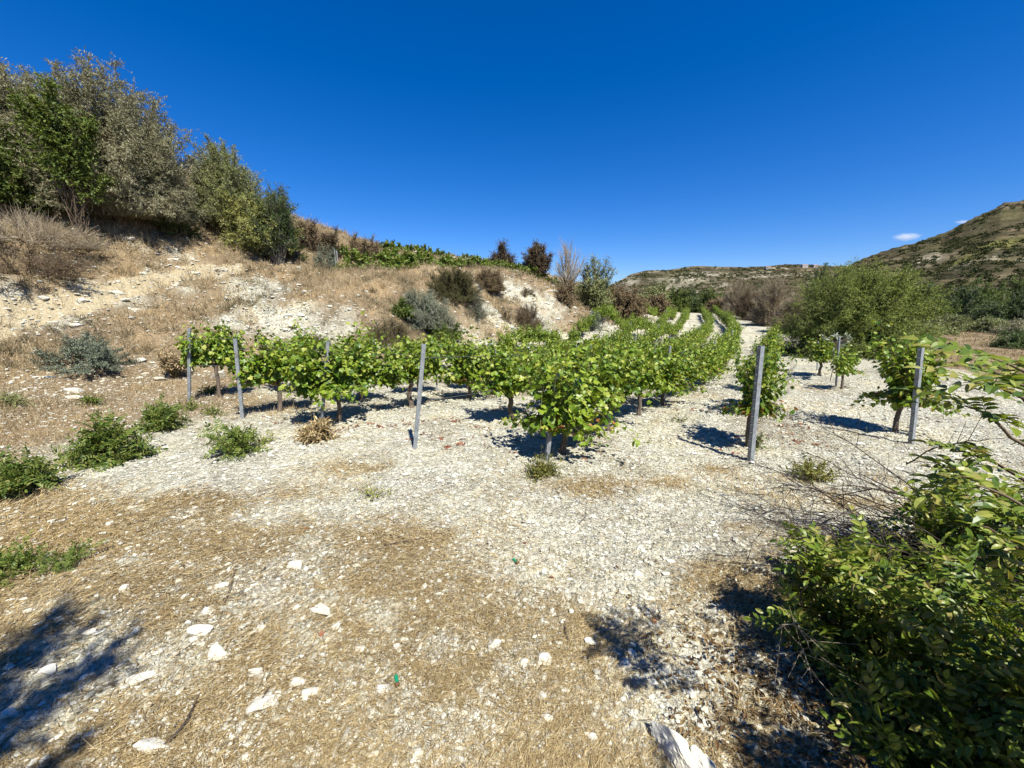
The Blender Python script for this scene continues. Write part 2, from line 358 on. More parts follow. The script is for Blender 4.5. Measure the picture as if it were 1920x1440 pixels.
def ground_mat():
    m, n, l, bs, out = nt('chalky_ground')
    tc = n.new('ShaderNodeTexCoord'); P = tc.outputs['Object']
    a1 = n.new('ShaderNodeAttribute'); a1.attribute_name = 'straw'
    a2 = n.new('ShaderNodeAttribute'); a2.attribute_name = 'earth'
    a3 = n.new('ShaderNodeAttribute'); a3.attribute_name = 'far'
    v1 = n.new('ShaderNodeTexVoronoi'); v1.inputs['Scale'].default_value = 34; l.new(P, v1.inputs['Vector'])
    v2 = n.new('ShaderNodeTexVoronoi'); v2.inputs['Scale'].default_value = 11; l.new(P, v2.inputs['Vector'])
    nz = noise(n, l, 90, 5, .7, P); nb = noise(n, l, 3.2, 6, .65, P); nm = noise(n, l, 17, 6, .75, P)
    # pebbly chalk: each cell its own tone
    s1 = n.new('ShaderNodeSeparateColor'); l.new(v1.outputs['Color'], s1.inputs[0])
    s2 = n.new('ShaderNodeSeparateColor'); l.new(v2.outputs['Color'], s2.inputs[0])
    c1 = ramp(n, l, s1.outputs[0], [(0, (.37, .36, .30)), (.35, (.56, .555, .485)), (1, (.71, .71, .635))])
    c2 = ramp(n, l, s2.outputs[0], [(0, (.82, .80, .77)), (1, (1.05, 1.04, 1.02))])
    chalk = mixc(n, l, 1.0, c1.outputs[0], c2.outputs[0], 'MULTIPLY')
    dust = ramp(n, l, nb.outputs[0], [(.38, (1, 1, 1)), (.62, (.88, .86, .78))])
    chalk = mixc(n, l, 1.0, chalk, dust.outputs[0], 'MULTIPLY')
    spk = ramp(n, l, nm.outputs[0], [(.36, (.36, .32, .27)), (.47, (1, 1, 1))])
    chalk = mixc(n, l, .75, chalk, spk.outputs[0], 'MULTIPLY')
    # straw litter colour
    mp = n.new('ShaderNodeMapping'); mp.inputs['Scale'].default_value = (1, 3.5, 1); mp.inputs['Rotation'].default_value = (0, 0, .5); l.new(P, mp.inputs[0])
    ns = noise(n, l, 45, 5, .75, mp.outputs[0])
    st = ramp(n, l, ns.outputs[0], [(.34, (.10, .075, .04)), (.5, (.35, .27, .15)), (.66, (.60, .49, .31))])
    f1 = math_n(n, l, 'ADD', a1.outputs['Fac'], math_n(n, l, 'MULTIPLY', math_n(n, l, 'SUBTRACT', nm.outputs[0], .5), 2.4))
    f1 = ramp(n, l, f1, [(.40, (0,) * 3), (.62, (1,) * 3)]).outputs[0]
    col = mixc(n, l, f1, chalk, st.outputs[0])
    # dry grassy earth of the banks
    er = ramp(n, l, nm.outputs[0], [(.3, (.13, .095, .06)), (.5, (.28, .21, .13)), (.7, (.48, .40, .28))])
    f2 = math_n(n, l, 'ADD', a2.outputs['Fac'], math_n(n, l, 'MULTIPLY', math_n(n, l, 'SUBTRACT', nm.outputs[0], .5), 1.8))
    f2 = ramp(n, l, f2, [(.38, (0,) * 3), (.6, (1,) * 3)]).outputs[0]
    col = mixc(n, l, f2, col, er.outputs[0])
    big = noise(n, l, .55, 5, .65, P)
    bv = ramp(n, l, big.outputs[0], [(.36, (.72, .68, .66)), (.5, (1, 1, 1)), (.62, (1.12, 1.06, .95))])
    a4 = n.new('ShaderNodeAttribute'); a4.attribute_name = 'track'
    col = mixc(n, l, 1.0, col, bv.outputs[0], 'MULTIPLY')
    col = mixc(n, l, 1.0, col, (.80, .80, .78), 'MULTIPLY')
    tf = ramp(n, l, math_n(n, l, 'ADD', a4.outputs['Fac'], math_n(n, l, 'SUBTRACT', nm.outputs[0], .5)), [(.35, (0,) * 3), (.6, (1,) * 3)]).outputs[0]
    tk = ramp(n, l, nm.outputs[0], [(.3, (.22, .18, .11)), (.55, (.40, .335, .215)), (.7, (.50, .44, .32))])
    col = mixc(n, l, tf, col, tk.outputs[0])
    nf = noise(n, l, .06, 6, .7, P)
    fr = ramp(n, l, nf.outputs[0], [(.35, (.07, .085, .035)), (.5, (.14, .12, .065)), (.65, (.24, .19, .12))])
    col = mixc(n, l, a3.outputs['Fac'], col, fr.outputs[0])
    l.new(col, bs.inputs['Base Color']); bs.inputs['Roughness'].default_value = .95; bs.inputs['Specular IOR Level'].default_value = .1
    hsum = math_n(n, l, 'ADD', math_n(n, l, 'MULTIPLY', v1.outputs['Distance'], -1.0), math_n(n, l, 'MULTIPLY', nz.outputs[0], .45))
    hsum = math_n(n, l, 'ADD', hsum, math_n(n, l, 'MULTIPLY', v2.outputs['Distance'], -1.3))
    hsum = math_n(n, l, 'ADD', hsum, math_n(n, l, 'MULTIPLY', nm.outputs[0], 1.5))
    b = n.new('ShaderNodeBump'); b.inputs['Strength'].default_value = .9; b.inputs['Distance'].default_value = .028
    l.new(hsum, b.inputs['Height']); l.new(b.outputs[0], bs.inputs['Normal'])
    return m
M['ground'] = ground_mat()

def hill_mat(name, far=False):
    m, n, l, bs, out = nt(name)
    tc = n.new('ShaderNodeTexCoord'); P = tc.outputs['Object']
    k = .35 if far else 1.0
    n1 = noise(n, l, .012 * k, 6, .65, P)
    mp = n.new('ShaderNodeMapping'); mp.inputs['Scale'].default_value = (.4, .4, 2.2); l.new(P, mp.inputs[0])
    n2 = noise(n, l, .045 * k, 6, .7, mp.outputs[0])
    n3 = noise(n, l, .16 * k, 6, .75, P)
    n4 = noise(n, l, .03 * k, 5, .7, P)
    c = ramp(n, l, n2.outputs[0], [(.36, (.028, .028, .018)), (.46, (.062, .05, .034)), (.55, (.11, .086, .058)), (.64, (.22, .175, .12))])
    g = ramp(n, l, n3.outputs[0], [(.40, (.024, .032, .015)), (.52, (.055, .052, .028)), (.66, (.14, .11, .07))])
    col = mixc(n, l, .45, c.outputs[0], g.outputs[0])
    gm = ramp(n, l, n1.outputs[0], [(.50, (0,) * 3), (.60, (1,) * 3)])
    col = mixc(n, l, math_n(n, l, 'MULTIPLY', gm.outputs[0], .25), col, (.10, .11, .04))
    wm = ramp(n, l, n4.outputs[0], [(.60 if not far else .575, (0,) * 3), (.66 if not far else .62, (1,) * 3)])
    wn_ = ramp(n, l, n3.outputs[0], [(.46, (0,) * 3), (.56, (1,) * 3)])
    f = math_n(n, l, 'MULTIPLY', wm.outputs[0], wn_.outputs[0])
    a = n.new('ShaderNodeAttribute'); a.attribute_name = 'scar'
    f = math_n(n, l, 'MAXIMUM', math_n(n, l, 'MULTIPLY', f, .8), math_n(n, l, 'MULTIPLY', a.outputs['Fac'], math_n(n, l, 'ADD', wn_.outputs[0], .15, True)))
    col = mixc(n, l, f, col, (.46, .42, .35))
    a2 = n.new('ShaderNodeAttribute'); a2.attribute_name = 'green'
    col = mixc(n, l, math_n(n, l, 'MULTIPLY', a2.outputs['Fac'], .85), col, mixc(n, l, n3.outputs[0], (.10, .12, .03), (.24, .24, .07)))
    col = mixc(n, l, 1.0, col, (.80, .78, .71), 'MULTIPLY')
    l.new(col, bs.inputs['Base Color']); bs.inputs['Roughness'].default_value = 1; bs.inputs['Specular IOR Level'].default_value = .05
    b = n.new('ShaderNodeBump'); b.inputs['Strength'].default_value = .8; b.inputs['Distance'].default_value = 3 / k * .5
    l.new(math_n(n, l, 'ADD', n3.outputs[0], n2.outputs[0]), b.inputs['Height']); l.new(b.outputs[0], bs.inputs['Normal'])
    return m
M['hill'] = hill_mat('hillside'); M['hill_far'] = hill_mat('far_ridge', True)

def simple_mat(name, c, rough=.6, metal=0, spec=.4):
    m, n, l, bs, out = nt(name)
    tc = n.new('ShaderNodeTexCoord')
    t = noise(n, l, 14, 4, .6, tc.outputs['Object'])
    r = ramp(n, l, t.outputs[0], [(.3, tuple(x * .8 for x in c)), (.7, tuple(min(1, x * 1.1) for x in c))])
    l.new(r.outputs[0], bs.inputs['Base Color']); bs.inputs['Roughness'].default_value = rough; bs.inputs['Metallic'].default_value = metal
    bs.inputs['Specular IOR Level'].default_value = spec
    return m
M['shell'] = simple_mat('green_plastic', (.005, .22, .11), .35)
M['brass'] = simple_mat('brass', (.30, .17, .09), .5, .8)
M['wall'] = simple_mat('white_plaster', (.36, .345, .31), .9)
M['roof'] = simple_mat('clay_tiles', (.34, .15, .09), .9)
M['window'] = simple_mat('dark_glass', (.03, .035, .04), .2)
M['blackwire'] = simple_mat('dark_wire', (.10, .10, .105), .5, .5)

# ------------------------------------------------------------------ mesh building
def mesh_of(name, parts, mat, smooth=False):
    """parts: list of (V (n,3), F (m,k))"""
    me = bpy.data.meshes.new(name)
    Vs, off = [], 0
    li, ls, tot = [], [], 0
    for V, F in parts:
        V = np.asarray(V, np.float32).reshape(-1, 3); F = np.asarray(F, np.int64)
        if len(F) == 0: continue
        k = F.shape[1]
        li.append((F + off).ravel()); ls.append(tot + np.arange(len(F)) * k); tot += len(F) * k
        Vs.append(V); off += len(V)
    V = np.concatenate(Vs); li = np.concatenate(li).astype(np.int32); ls = np.concatenate(ls).astype(np.int32)
    me.vertices.add(len(V)); me.vertices.foreach_set('co', V.ravel())
    me.loops.add(len(li)); me.loops.foreach_set('vertex_index', li)
    me.polygons.add(len(ls)); me.polygons.foreach_set('loop_start', ls)
    me.update(calc_edges=True)
    me.polygons.foreach_set('use_smooth', np.full(len(ls), smooth))
    me.materials.append(mat)
    return me

def tag(o, label=None, cat=None, group=None, kind=None):
    if label: o['label'] = label
    if cat: o['category'] = cat
    if group: o['group'] = group
    if kind: o['kind'] = kind
    return o

def obj(name, me, parent=None, loc=None):
    o = bpy.data.objects.new(name, me); C.objects.link(o)
    if parent is not None: o.parent = parent
    if loc is not None: o.location = loc
    return o

def empty(name, loc, label, cat, group=None, rz=0, sc=1):
    o = bpy.data.objects.new(name, None); C.objects.link(o)
    o.empty_display_size = .1
    o.location = [float(c) for c in loc]; o.rotation_euler = (0, 0, rz)
    o.scale = (sc, sc, sc) if np.isscalar(sc) else sc
    return tag(o, label, cat, group)

def dup(root, loc, rz=0, sc=1, label=None, group=None):
    r = root.copy(); C.objects.link(r)
    r.location = [float(c) for c in loc]; r.rotation_euler = (0, 0, rz)
    r.scale = (sc, sc, sc) if np.isscalar(sc) else sc
    if label: r['label'] = label
    if group: r['group'] = group
    for ch in root.children:
        c = ch.copy(); C.objects.link(c); c.parent = r
        c.matrix_parent_inverse = ch.matrix_parent_inverse.copy()
    return r

def norm(a):
    return a / np.maximum(np.linalg.norm(a, axis=-1, keepdims=True), 1e-9)

def frames(f, nrm):
    f = norm(f); s = norm(np.cross(f, nrm)); n = np.cross(s, f)
    return np.stack([s, f, n], axis=-1)            # columns: side, forward, normal

def scatter(tmpl, pos, R, size):
    """tmpl (V,F); pos (N,3), R (N,3,3), size (N,) or (N,3)"""
    V, F = tmpl
    size = np.asarray(size)
    if size.ndim == 1: size = np.repeat(size[:, None], 3, 1)
    VV = np.einsum('nij,nkj->nki', R, V[None] * size[:, None, :]) + pos[:, None, :]
    FF = F[None] + (np.arange(len(pos)) * len(V))[:, None, None]
    return VV.reshape(-1, 3), FF.reshape(-1, F.shape[1])

def tubes(P, rad, K=4, cap=False):
    """P (N,L,3), rad (N,L)"""
    N, L, _ = P.shape
    T = norm(np.gradient(P, axis=1))
    ref = np.tile(np.array([.31, .17, .93]), (N, 1)) + .2 * np.sin(np.arange(N))[:, None]
    A = norm(np.cross(T, ref[:, None, :])); B = np.cross(T, A)
    ang = np.arange(K) * 2 * np.pi / K
    ring = A[:, :, None, :] * np.cos(ang)[None, None, :, None] + B[:, :, None, :] * np.sin(ang)[None, None, :, None]
    V = P[:, :, None, :] + ring * rad[:, :, None, None]
    idx = np.arange(N * L * K).reshape(N, L, K)
    a = idx[:, :-1, :]; b = np.roll(a, -1, 2); d = idx[:, 1:, :]; c = np.roll(d, -1, 2)
    Fq = np.stack([a, b, c, d], -1).reshape(-1, 4)
    return V.reshape(-1, 3), Fq

# ---- templates
def vine_leaf_t():
    o = np.array([(0, 0), (.22, -.12), (.50, .02), (.40, .28), (.58, .52), (.30, .62), (.24, .84), (0, 1.02),
                  (-.24, .84), (-.30, .62), (-.58, .52), (-.40, .28), (-.50, .02), (-.22, -.12)], float)
    c = np.array([[0, .38]])
    P = np.concatenate([c, o]); z = .16 * np.abs(P[:, 0]) - .22 * (P[:, 1] - .4) ** 2 - .06 * (np.abs(P[:, 0]) > .45)
    V = np.column_stack([P, z])
    n = len(o)
    return V, np.array([(0, 1 + i, 1 + (i + 1) % n) for i in range(n)])
def oval_t(wd=.42, fold=.12, bend=.15):
    o = np.array([(0, 0), (wd * .36, .18), (wd * .5, .45), (wd * .38, .75), (0, 1), (-wd * .38, .75), (-wd * .5, .45), (-wd * .36, .18)])
    z = fold * np.abs(o[:, 0]) / wd * 2 - bend * (o[:, 1] - .3) ** 2
    V = np.concatenate([np.column_stack([o, z]), [[0, .5, -bend * .04]]])
    return V, np.array([(8, i, (i + 1) % 8) for i in range(8)])
def diamond_t(wd=.45):
    V = np.array([(0, 0, 0), (wd / 2, .5, .06), (0, 1, -.08), (-wd / 2, .5, .06)])
    return V, np.array([(0, 1, 2), (0, 2, 3)])
def blade_t():
    V = np.array([(-.5, 0, 0), (.5, 0, 0), (-.35, .5, .06), (.35, .5, .06), (0, 1, 0)])
    return V, np.array([(0, 1, 3), (0, 3, 2), (2, 3, 4)])
def pinnate_t(pairs=4, seed=0, lw=.46, ll=.30):
    r = np.random.default_rng(seed)
    Vs, Fs, off = [], [], 0
    ov, of = oval_t(lw, .10, .25)
    rach = lambda t: np.array([.03 * math.sin(3 * t), t, .16 * t - .30 * t * t])
    for k in range(pairs):
        t = .22 + .70 * k / pairs
        for s in (-1, 1):
            L = ll * (1.0 - .18 * abs(k - pairs / 2) / pairs) * r.uniform(.85, 1.1)
            th = s * r.uniform(.95, 1.25)
            tw = r.uniform(-.35, .35)
            ex = np.array([math.cos(th), -math.sin(th), 0]); ey = np.array([math.sin(th), math.cos(th), r.uniform(-.35, .1)])
            ez = np.array([tw, r.uniform(-.2, .2), 1.0])
            ey = ey / np.linalg.norm(ey); ex = np.cross(ey, ez); ex /= np.linalg.norm(ex); ez = np.cross(ex, ey)
            V = (ov * L) @ np.stack([ex, ey, ez]) + rach(t)
            Vs.append(V); Fs.append(of + off); off += len(V)
    L = ll * 1.1; V = (ov * L) @ np.array([[1, 0, 0], [0, .95, -.3], [0, .3, .95]]) + rach(.92)
    Vs.append(V); Fs.append(of + off); off += len(V)
    # rachis as a thin flat strip folded in a V
    ts = np.linspace(0, .95, 5)
    pts = np.array([rach(t) for t in ts]); wd = .006
    V = np.concatenate([pts + [wd, 0, 0], pts + [-wd, 0, 0], pts + [0, 0, -wd * 1.5]])
    F = []
    for i in range(4):
        for a, b in ((0, 5), (5, 10), (10, 0)):
            F += [(a + i, b + i, b + i + 1), (a + i, b + i + 1, a + i + 1)]
    Vs.append(V); Fs.append(np.array(F) + off)
    return np.concatenate(Vs), np.concatenate(Fs)
T_VINE, T_OVAL, T_DIA, T_BLADE = vine_leaf_t(), oval_t(), diamond_t(), blade_t()
T_NARROW = diamond_t(.25)
T_PIN = pinnate_t(4, 1); T_PIN2 = pinnate_t(3, 5, .55, .34); T_PIN_S = pinnate_t(5, 3, .42, .24)

def icosa():
    p = (1 + 5 ** .5) / 2
    V = np.array([(-1, p, 0), (1, p, 0), (-1, -p, 0), (1, -p, 0), (0, -1, p), (0, 1, p), (0, -1, -p), (0, 1, -p), (p, 0, -1), (p, 0, 1), (-p, 0, -1), (-p, 0, 1)], float)
    F = np.array([(0, 11, 5), (0, 5, 1), (0, 1, 7), (0, 7, 10), (0, 10, 11), (1, 5, 9), (5, 11, 4), (11, 10, 2), (10, 7, 6), (7, 1, 8), (3, 9, 4), (3, 4, 2), (3, 2, 6), (3, 6, 8), (3, 8, 9), (4, 9, 5), (2, 4, 11), (6, 2, 10), (8, 6, 7), (9, 8, 1)])
    return V / np.linalg.norm(V, axis=1)[:, None], F
def angular(V, seed, planes=9, cut=.72):
    """chop a ball with random planes -> broken stone with flat facets"""
    r = np.random.default_rng(seed); V = V.copy()
    for k in range(planes):
        d = r.normal(size=3); d /= np.linalg.norm(d); c = r.uniform(cut * .75, cut * 1.15)
        e = V @ d - c
        V = V - np.where(e > 0, e, 0)[:, None] * d
    return V
def subdiv(V, F):
    mid = {}; V = list(map(tuple, V)); out = []
    def m(a, b):
        k = (min(a, b), max(a, b))
        if k not in mid:
            p = np.array(V[a]) + np.array(V[b]); p /= np.linalg.norm(p); V.append(tuple(p)); mid[k] = len(V) - 1
        return mid[k]
    for a, b, c in F:
        ab, bc, ca = m(a, b), m(b, c), m(c, a); out += [(a, ab, ca), (b, bc, ab), (c, ca, bc), (ab, bc, ca)]
    return np.array(V), np.array(out)
ICO = icosa()
PEB = [(angular(ICO[0], 100 + k, 5, .75), ICO[1]) for k in range(8)]
_s2 = subdiv(*ICO); _s3 = subdiv(*_s2); _s4 = subdiv(*_s3); _s5 = subdiv(*_s4)

def rot_rand(n, rng):
    q = rng.normal(size=(n, 4)); q /= np.linalg.norm(q, axis=1)[:, None]
    a, b, c, d = q.T
    return np.stack([np.stack([1 - 2 * (c * c + d * d), 2 * (b * c - a * d), 2 * (b * d + a * c)], -1),
                     np.stack([2 * (b * c + a * d), 1 - 2 * (b * b + d * d), 2 * (c * d - a * b)], -1),
                     np.stack([2 * (b * d - a * c), 2 * (c * d + a * b), 1 - 2 * (b * b + c * c)], -1)], -2)
def rot_z(a):
    c, s, o, i = np.cos(a), np.sin(a), np.zeros_like(a), np.ones_like(a)
    return np.stack([np.stack([c, -s, o], -1), np.stack([s, c, o], -1), np.stack([o, o, i], -1)], -2)

# ------------------------------------------------------------------ ground sheet (one sheet to the horizon)
def build_ground():
    thf = np.linspace(-62, 62, 720)
    th = np.radians(np.concatenate([thf, np.linspace(62, 298, 90)[1:-1]]))
    r = np.concatenate([np.geomspace(.25, 70, 520), np.geomspace(70, 6000, 60)[1:]])
    Tm, Rm = np.meshgrid(th, r)
    x, y = np.sin(Tm) * Rm, np.cos(Tm) * Rm
    b = base_h(x, y)
    z = height(x, y, sstep(.15, 1.2, b))
    # fine clods and ruts close by
    near = 1 - sstep(9, 22, Rm)
    z = z + near * .016 * (fbm(x * 30, y * 30, 2, 91) - .5) * 2
    nr, nth = Tm.shape
    V = np.column_stack([x.ravel(), y.ravel(), z.ravel()])
    i = np.arange(nr * nth).reshape(nr, nth)
    a = i[:-1]; d = i[1:]
    Fq = np.stack([a, np.roll(a, -1, 1), np.roll(d, -1, 1), d], -1).reshape(-1, 4)[:, ::-1]
    V = np.concatenate([V, [[0, 0, hz(0, 0)]]])
    c = len(V) - 1
    Ft = np.stack([np.full(nth, c), np.roll(i[0], -1), i[0]], -1)
    me = mesh_of('ground', [(V, Fq)], M['ground'], True)
    st, ea, fa = zones(V[:, 0], V[:, 1], np.concatenate([b.ravel(), [0]]))
    for nm, arr in (('straw', st), ('earth', ea), ('far', fa), ('track', track(V[:, 0], V[:, 1]))):
        at_ = me.attributes.new(nm, 'FLOAT', 'POINT'); at_.data.foreach_set('value', arr.astype(np.float32))
    o = obj('ground', me); tag(o, kind='structure')
build_ground()

# ------------------------------------------------------------------ hills
def hill(name, sky_tab, y0, y1, e0, mat, nseg=260, ns=90, terr=0, scars=(), greens=(), p=1.0, amp=6):
    us = np.linspace(sky_tab[0][0], sky_tab[-1][0], nseg)
    vs = np.interp(us, [t[0] for t in sky_tab], [t[1] for t in sky_tab])
    ax = np.array([ray(u, v)[0] for u, v in zip(us, vs)]); es = np.array([ray(u, v)[1] for u, v in zip(us, vs)])
    s = np.concatenate([np.linspace(0, 1, ns), 1 + np.linspace(.05, .6, 8)])
    Y = y0 + (y1 - y0) * s
    X, Z = np.zeros((len(s), nseg)), np.zeros((len(s), nseg))
    E = np.where(s[:, None] <= 1, e0 + (es[None] - e0) * np.clip(s[:, None], 0, 1) ** p, es[None] - (s[:, None] - 1) * (es[None] + .02) * 1.2)
    YY = np.repeat(Y[:, None], nseg, 1)
    X = ax[None] * YY; Z = CAM_H + E * YY
    nn = (fbm(X / 60 * (200 / y0), YY / 60 * (200 / y0), 5, 5) - .5) * amp * np.clip(s[:, None] * 3, 0, 1)
    Z = Z + nn
    if terr:
        q = Z / terr; fq = q - np.floor(q)
        Z = terr * (np.floor(q) + sstep(.55, .95, fq)) * .45 + Z * .55
    V = np.column_stack([X.ravel(), YY.ravel(), Z.ravel()])
    i = np.arange(len(s) * nseg).reshape(len(s), nseg)
    F = np.stack([i[:-1, :-1], i[:-1, 1:], i[1:, 1:], i[1:, :-1]], -1).reshape(-1, 4)
    me = mesh_of(name, [(V, F)], mat, True)
    sc, gr = np.zeros(len(V)), np.zeros(len(V))
    U = np.repeat(us[None], len(s), 0).ravel(); Sx = np.repeat(s[:, None], nseg, 1).ravel()
    for (u, sv, ru, rs) in scars: sc = np.maximum(sc, np.exp(-((U - u) / ru) ** 2 - ((Sx - sv) / rs) ** 2))
    for (u, sv, ru, rs) in greens: gr = np.maximum(gr, np.exp(-((U - u) / ru) ** 2 - ((Sx - sv) / rs) ** 2))
    for nm, arr in (('scar', sc), ('green', gr)):
        at_ = me.attributes.new(nm, 'FLOAT', 'POINT'); at_.data.foreach_set('value', arr.astype(np.float32))
    o = obj(name, me); tag(o, kind='structure')
    return X, YY, Z, U.reshape(X.shape), Sx.reshape(X.shape)

FR = hill('far_ridge', [(1040, 556), (1100, 548), (1155, 530), (1180, 514), (1210, 506), (1250, 505), (1300, 499), (1350, 501), (1400, 501), (1450, 499), (1500, 497), (1560, 500), (1640, 497), (1800, 480), (2100, 470)],
          500, 1500, -.01, M['hill_far'], 300, 60, 0, scars=[(1165, .95, 14, .16), (1185, .75, 12, .2), (1285, .72, 45, .10), (1265, .55, 30, .07), (1330, .85, 55, .04), (1310, .40, 40, .05), (1450, .8, 70, .03)], amp=16)
RH = hill('right_hill', [(1520, 560), (1560, 520), (1600, 492), (1625, 481), (1650, 472), (1690, 458), (1710, 454), (1750, 441), (1775, 434), (1800, 421), (1830, 405), (1860, 392), (1885, 378), (1920, 372), (2000, 345), (2200, 300), (2700, 260)],
          150, 620, -.035, M['hill'], 420, 150, 5.0, scars=[(1750, .72, 30, .05), (1640, .5, 30, .02), (1840, .55, 60, .02)], greens=[(1885, .66, 60, .035), (1830, .60, 40, .02)], amp=9)

# ------------------------------------------------------------------ plants
def shrub_geo(rng, rx, ry, h, n_stem=40, n_twig=400, per=10, leaf=.05, tmpl=None, tl=.3, sr=.02, tr=.005, up=.2, spread=.2,
              low=-.05, lump=.3, K=3, droop=.0, szr=.35, crown0=0.0, tmin=.3, flat=0.5, lean=(0, 0)):
    """crown: hemi-ellipsoid rx, ry, h; crown0 = bare trunk fraction. returns branch parts, leaf parts"""
    tmpl = tmpl or T_DIA
    ph = rng.uniform(0, 2 * np.pi, n_stem)
    el = np.arcsin(np.clip(rng.uniform(low, 1, n_stem), -1, 1))
    d = np.stack([np.cos(el) * np.cos(ph), np.cos(el) * np.sin(ph), np.sin(el)], -1)
    so = rng.uniform(0, 50)
    lum = 1 - lump * .9 + lump * 1.5 * vnoise(d[:, 0] * 1.7 + so, d[:, 1] * 1.7 + d[:, 2] * 1.9 + so, int(rng.integers(999)))
    full = 1 / (np.abs(d[:, 0]) ** 2.7 + np.abs(d[:, 1]) ** 2.7 + np.abs(d[:, 2]) ** 2.7) ** (1 / 2.7)
    rad = (1 - .5 * rng.uniform(0, 1, n_stem) ** 1.6) * np.clip(lum, .45, 1.08) * (.45 + .5 * full)
    hc = h * crown0
    end = d * rad[:, None] * np.array([rx, ry, h - hc]) + np.array([lean[0], lean[1], hc])
    start = np.stack([np.cos(ph), np.sin(ph), np.zeros(n_stem)], -1) * rng.uniform(0, spread, n_stem)[:, None] * np.array([rx, ry, 1])
    mid = start * .45 + end * .55
    mid[:, 2] += (h * .12) * rng.uniform(-.3, 1.2, n_stem) * (1 - d[:, 2])
    mid[:, :2] *= rng.uniform(.7, 1.0, (n_stem, 1))
    t = np.linspace(0, 1, 7)[None, :, None]
    P = (1 - t) ** 2 * start[:, None] + 2 * t * (1 - t) * mid[:, None] + t ** 2 * end[:, None]
    P = P + rng.normal(0, .018 * h, P.shape) * np.sin(t * np.pi)
    P = P + rng.normal(0, .05 * h, (n_stem, 1, 3)) * [1, 1, .15] * (t ** 2)
    R = sr * (1 - .8 * t[..., 0]) * rng.uniform(.6, 1.2, (n_stem, 1))
    br = [tubes(P, R, 4)]
    # twigs
    ln_ = np.linalg.norm(end - start, axis=1) ** 1.3; si = rng.choice(n_stem, n_twig, p=ln_ / ln_.sum()); tt = tmin + (1 - tmin) * rng.uniform(0, 1, n_twig) ** .6
    k = tt * 6; k0 = np.minimum(k.astype(int), 5); fr = (k - k0)[:, None]
    p0 = P[si, k0] * (1 - fr) + P[si, k0 + 1] * fr
    tan = norm(P[si, k0 + 1] - P[si, k0])
    cen = np.array([0, 0, hc + .25 * (h - hc)])
    rd = norm(p0 - cen)
    dr = norm(rd * .5 + tan * .4 + rng.normal(0, .6, (n_twig, 3)) + np.array([0, 0, up]))
    L = tl * rng.uniform(.45, 1.2, n_twig)
    s = np.linspace(0, 1, 4)[None, :, None]
    TP = p0[:, None] + dr[:, None] * L[:, None, None] * s + np.array([0, 0, -droop]) * (L[:, None, None] * s * s) + rng.normal(0, .03, (n_twig, 4, 3)) * L[:, None, None] * s
    TP[:, :, 2] = np.maximum(TP[:, :, 2], .01)
    TR = tr * (1 - .7 * s[..., 0]) * rng.uniform(.6, 1.3, (n_twig, 1))
    br.append(tubes(TP, TR, K))
    lf = []
    if per > 0:
        n = n_twig * per
        ti = np.repeat(np.arange(n_twig), per); s_ = rng.uniform(.1, 1.05, n)
        kk = np.clip(s_, 0, .999) * 3; k0 = kk.astype(int); fr = (kk - k0)[:, None]
        lp = TP[ti, k0] * (1 - fr) + TP[ti, k0 + 1] * fr
        ld = norm(dr[ti] * .6 + rng.normal(0, .75, (n, 3)))
        ln = norm(rng.normal(0, .5, (n, 3)) + np.array([0, 0, flat]) + rd[ti] * .7)
        lp = lp + rng.normal(0, .12 * leaf, (n, 3))
        lf.append(scatter(tmpl, lp, frames(ld, ln), leaf * rng.uniform(1 - szr, 1 + szr, n)))
    return br, lf

def plant(name, label, cat, x, y, z, rx, h, mat, seed, ry=None, branch='twig_brown', group=None, kids=('branches', 'foliage'), sink=.05, **kw):
    rng = np.random.default_rng(seed)
    br, lf = shrub_geo(rng, rx, ry or rx, h, **kw)
    e = empty(name, (x, y, z - sink), label, cat, group)
    obj(kids[0], mesh_of(kids[0], br, M[branch], True), e)
    if lf: obj(kids[1], mesh_of(kids[1], lf, M[mat]), e)
    return e

def plant_px(name, label, cat, u0, u1, vt, y, mat, seed, vb=None, xoff=0, hmin=.15, zoff=0, **kw):
    """plant spanning photo columns u0..u1, crown top at row vt, standing at depth y (or where row vb meets the terrain)"""
    um = (u0 + u1) / 2
    if vb is not None:
        g_ = ground_hit(um, vb)
        if g_ is not None: y = g_[1] + .35 * (u1 - u0) / 2 / F_PX * g_[1]
    a, e = ray(um, vt)
    x = a * y; g = hz(x, y)
    top = CAM_H + e * y
    h = max(hmin, top - g - zoff)
    rx = (ray(u1, vt)[0] - ray(u0, vt)[0]) * y / 2
    rx *= 1.04; h = h * 1.10 + .03
    return plant(name, label, cat, x, y, g + zoff, rx, h, mat, seed, **kw)

# ---- left hillside bushes (large, far enough for 4 cm twigs)
far_kw = dict(K=3)
plant_px('grey_bush', 'huge grey-green twiggy bush at the top of the left slope', 'bush', 30, 322, 142, 14.6, 'greygreen', 11, vb=430, branch='twig_grey', ry=2.4,
         n_stem=650, n_twig=24000, per=8, leaf=.10, tmpl=T_NARROW, tl=.38, sr=.018, tr=.005, up=-.1, droop=.35, lump=.16, low=-.1, spread=.35, crown0=.08, tmin=.25)
plant_px('grey_bush', 'grey bare-topped bush at the upper left edge', 'bush', -140, 90, 132, 15.5, 'greygreen', 12, branch='twig_grey',
         n_stem=360, n_twig=13000, per=7, leaf=.10, tmpl=T_NARROW, tl=.4, sr=.02, tr=.006, up=.0, droop=.2, lump=.2, spread=.35)
plant_px('leafy_bush', 'bright green leafy patch high on the slope in front of the grey bushes', 'bush', 44, 150, 172, 13.7, 'midgreen', 13, ry=.7,
         n_stem=26, n_twig=1000, per=9, leaf=.10, tmpl=T_OVAL, tl=.36, sr=.014, crown0=.62, lump=.3, low=-.5, spread=.05, tmin=.6)
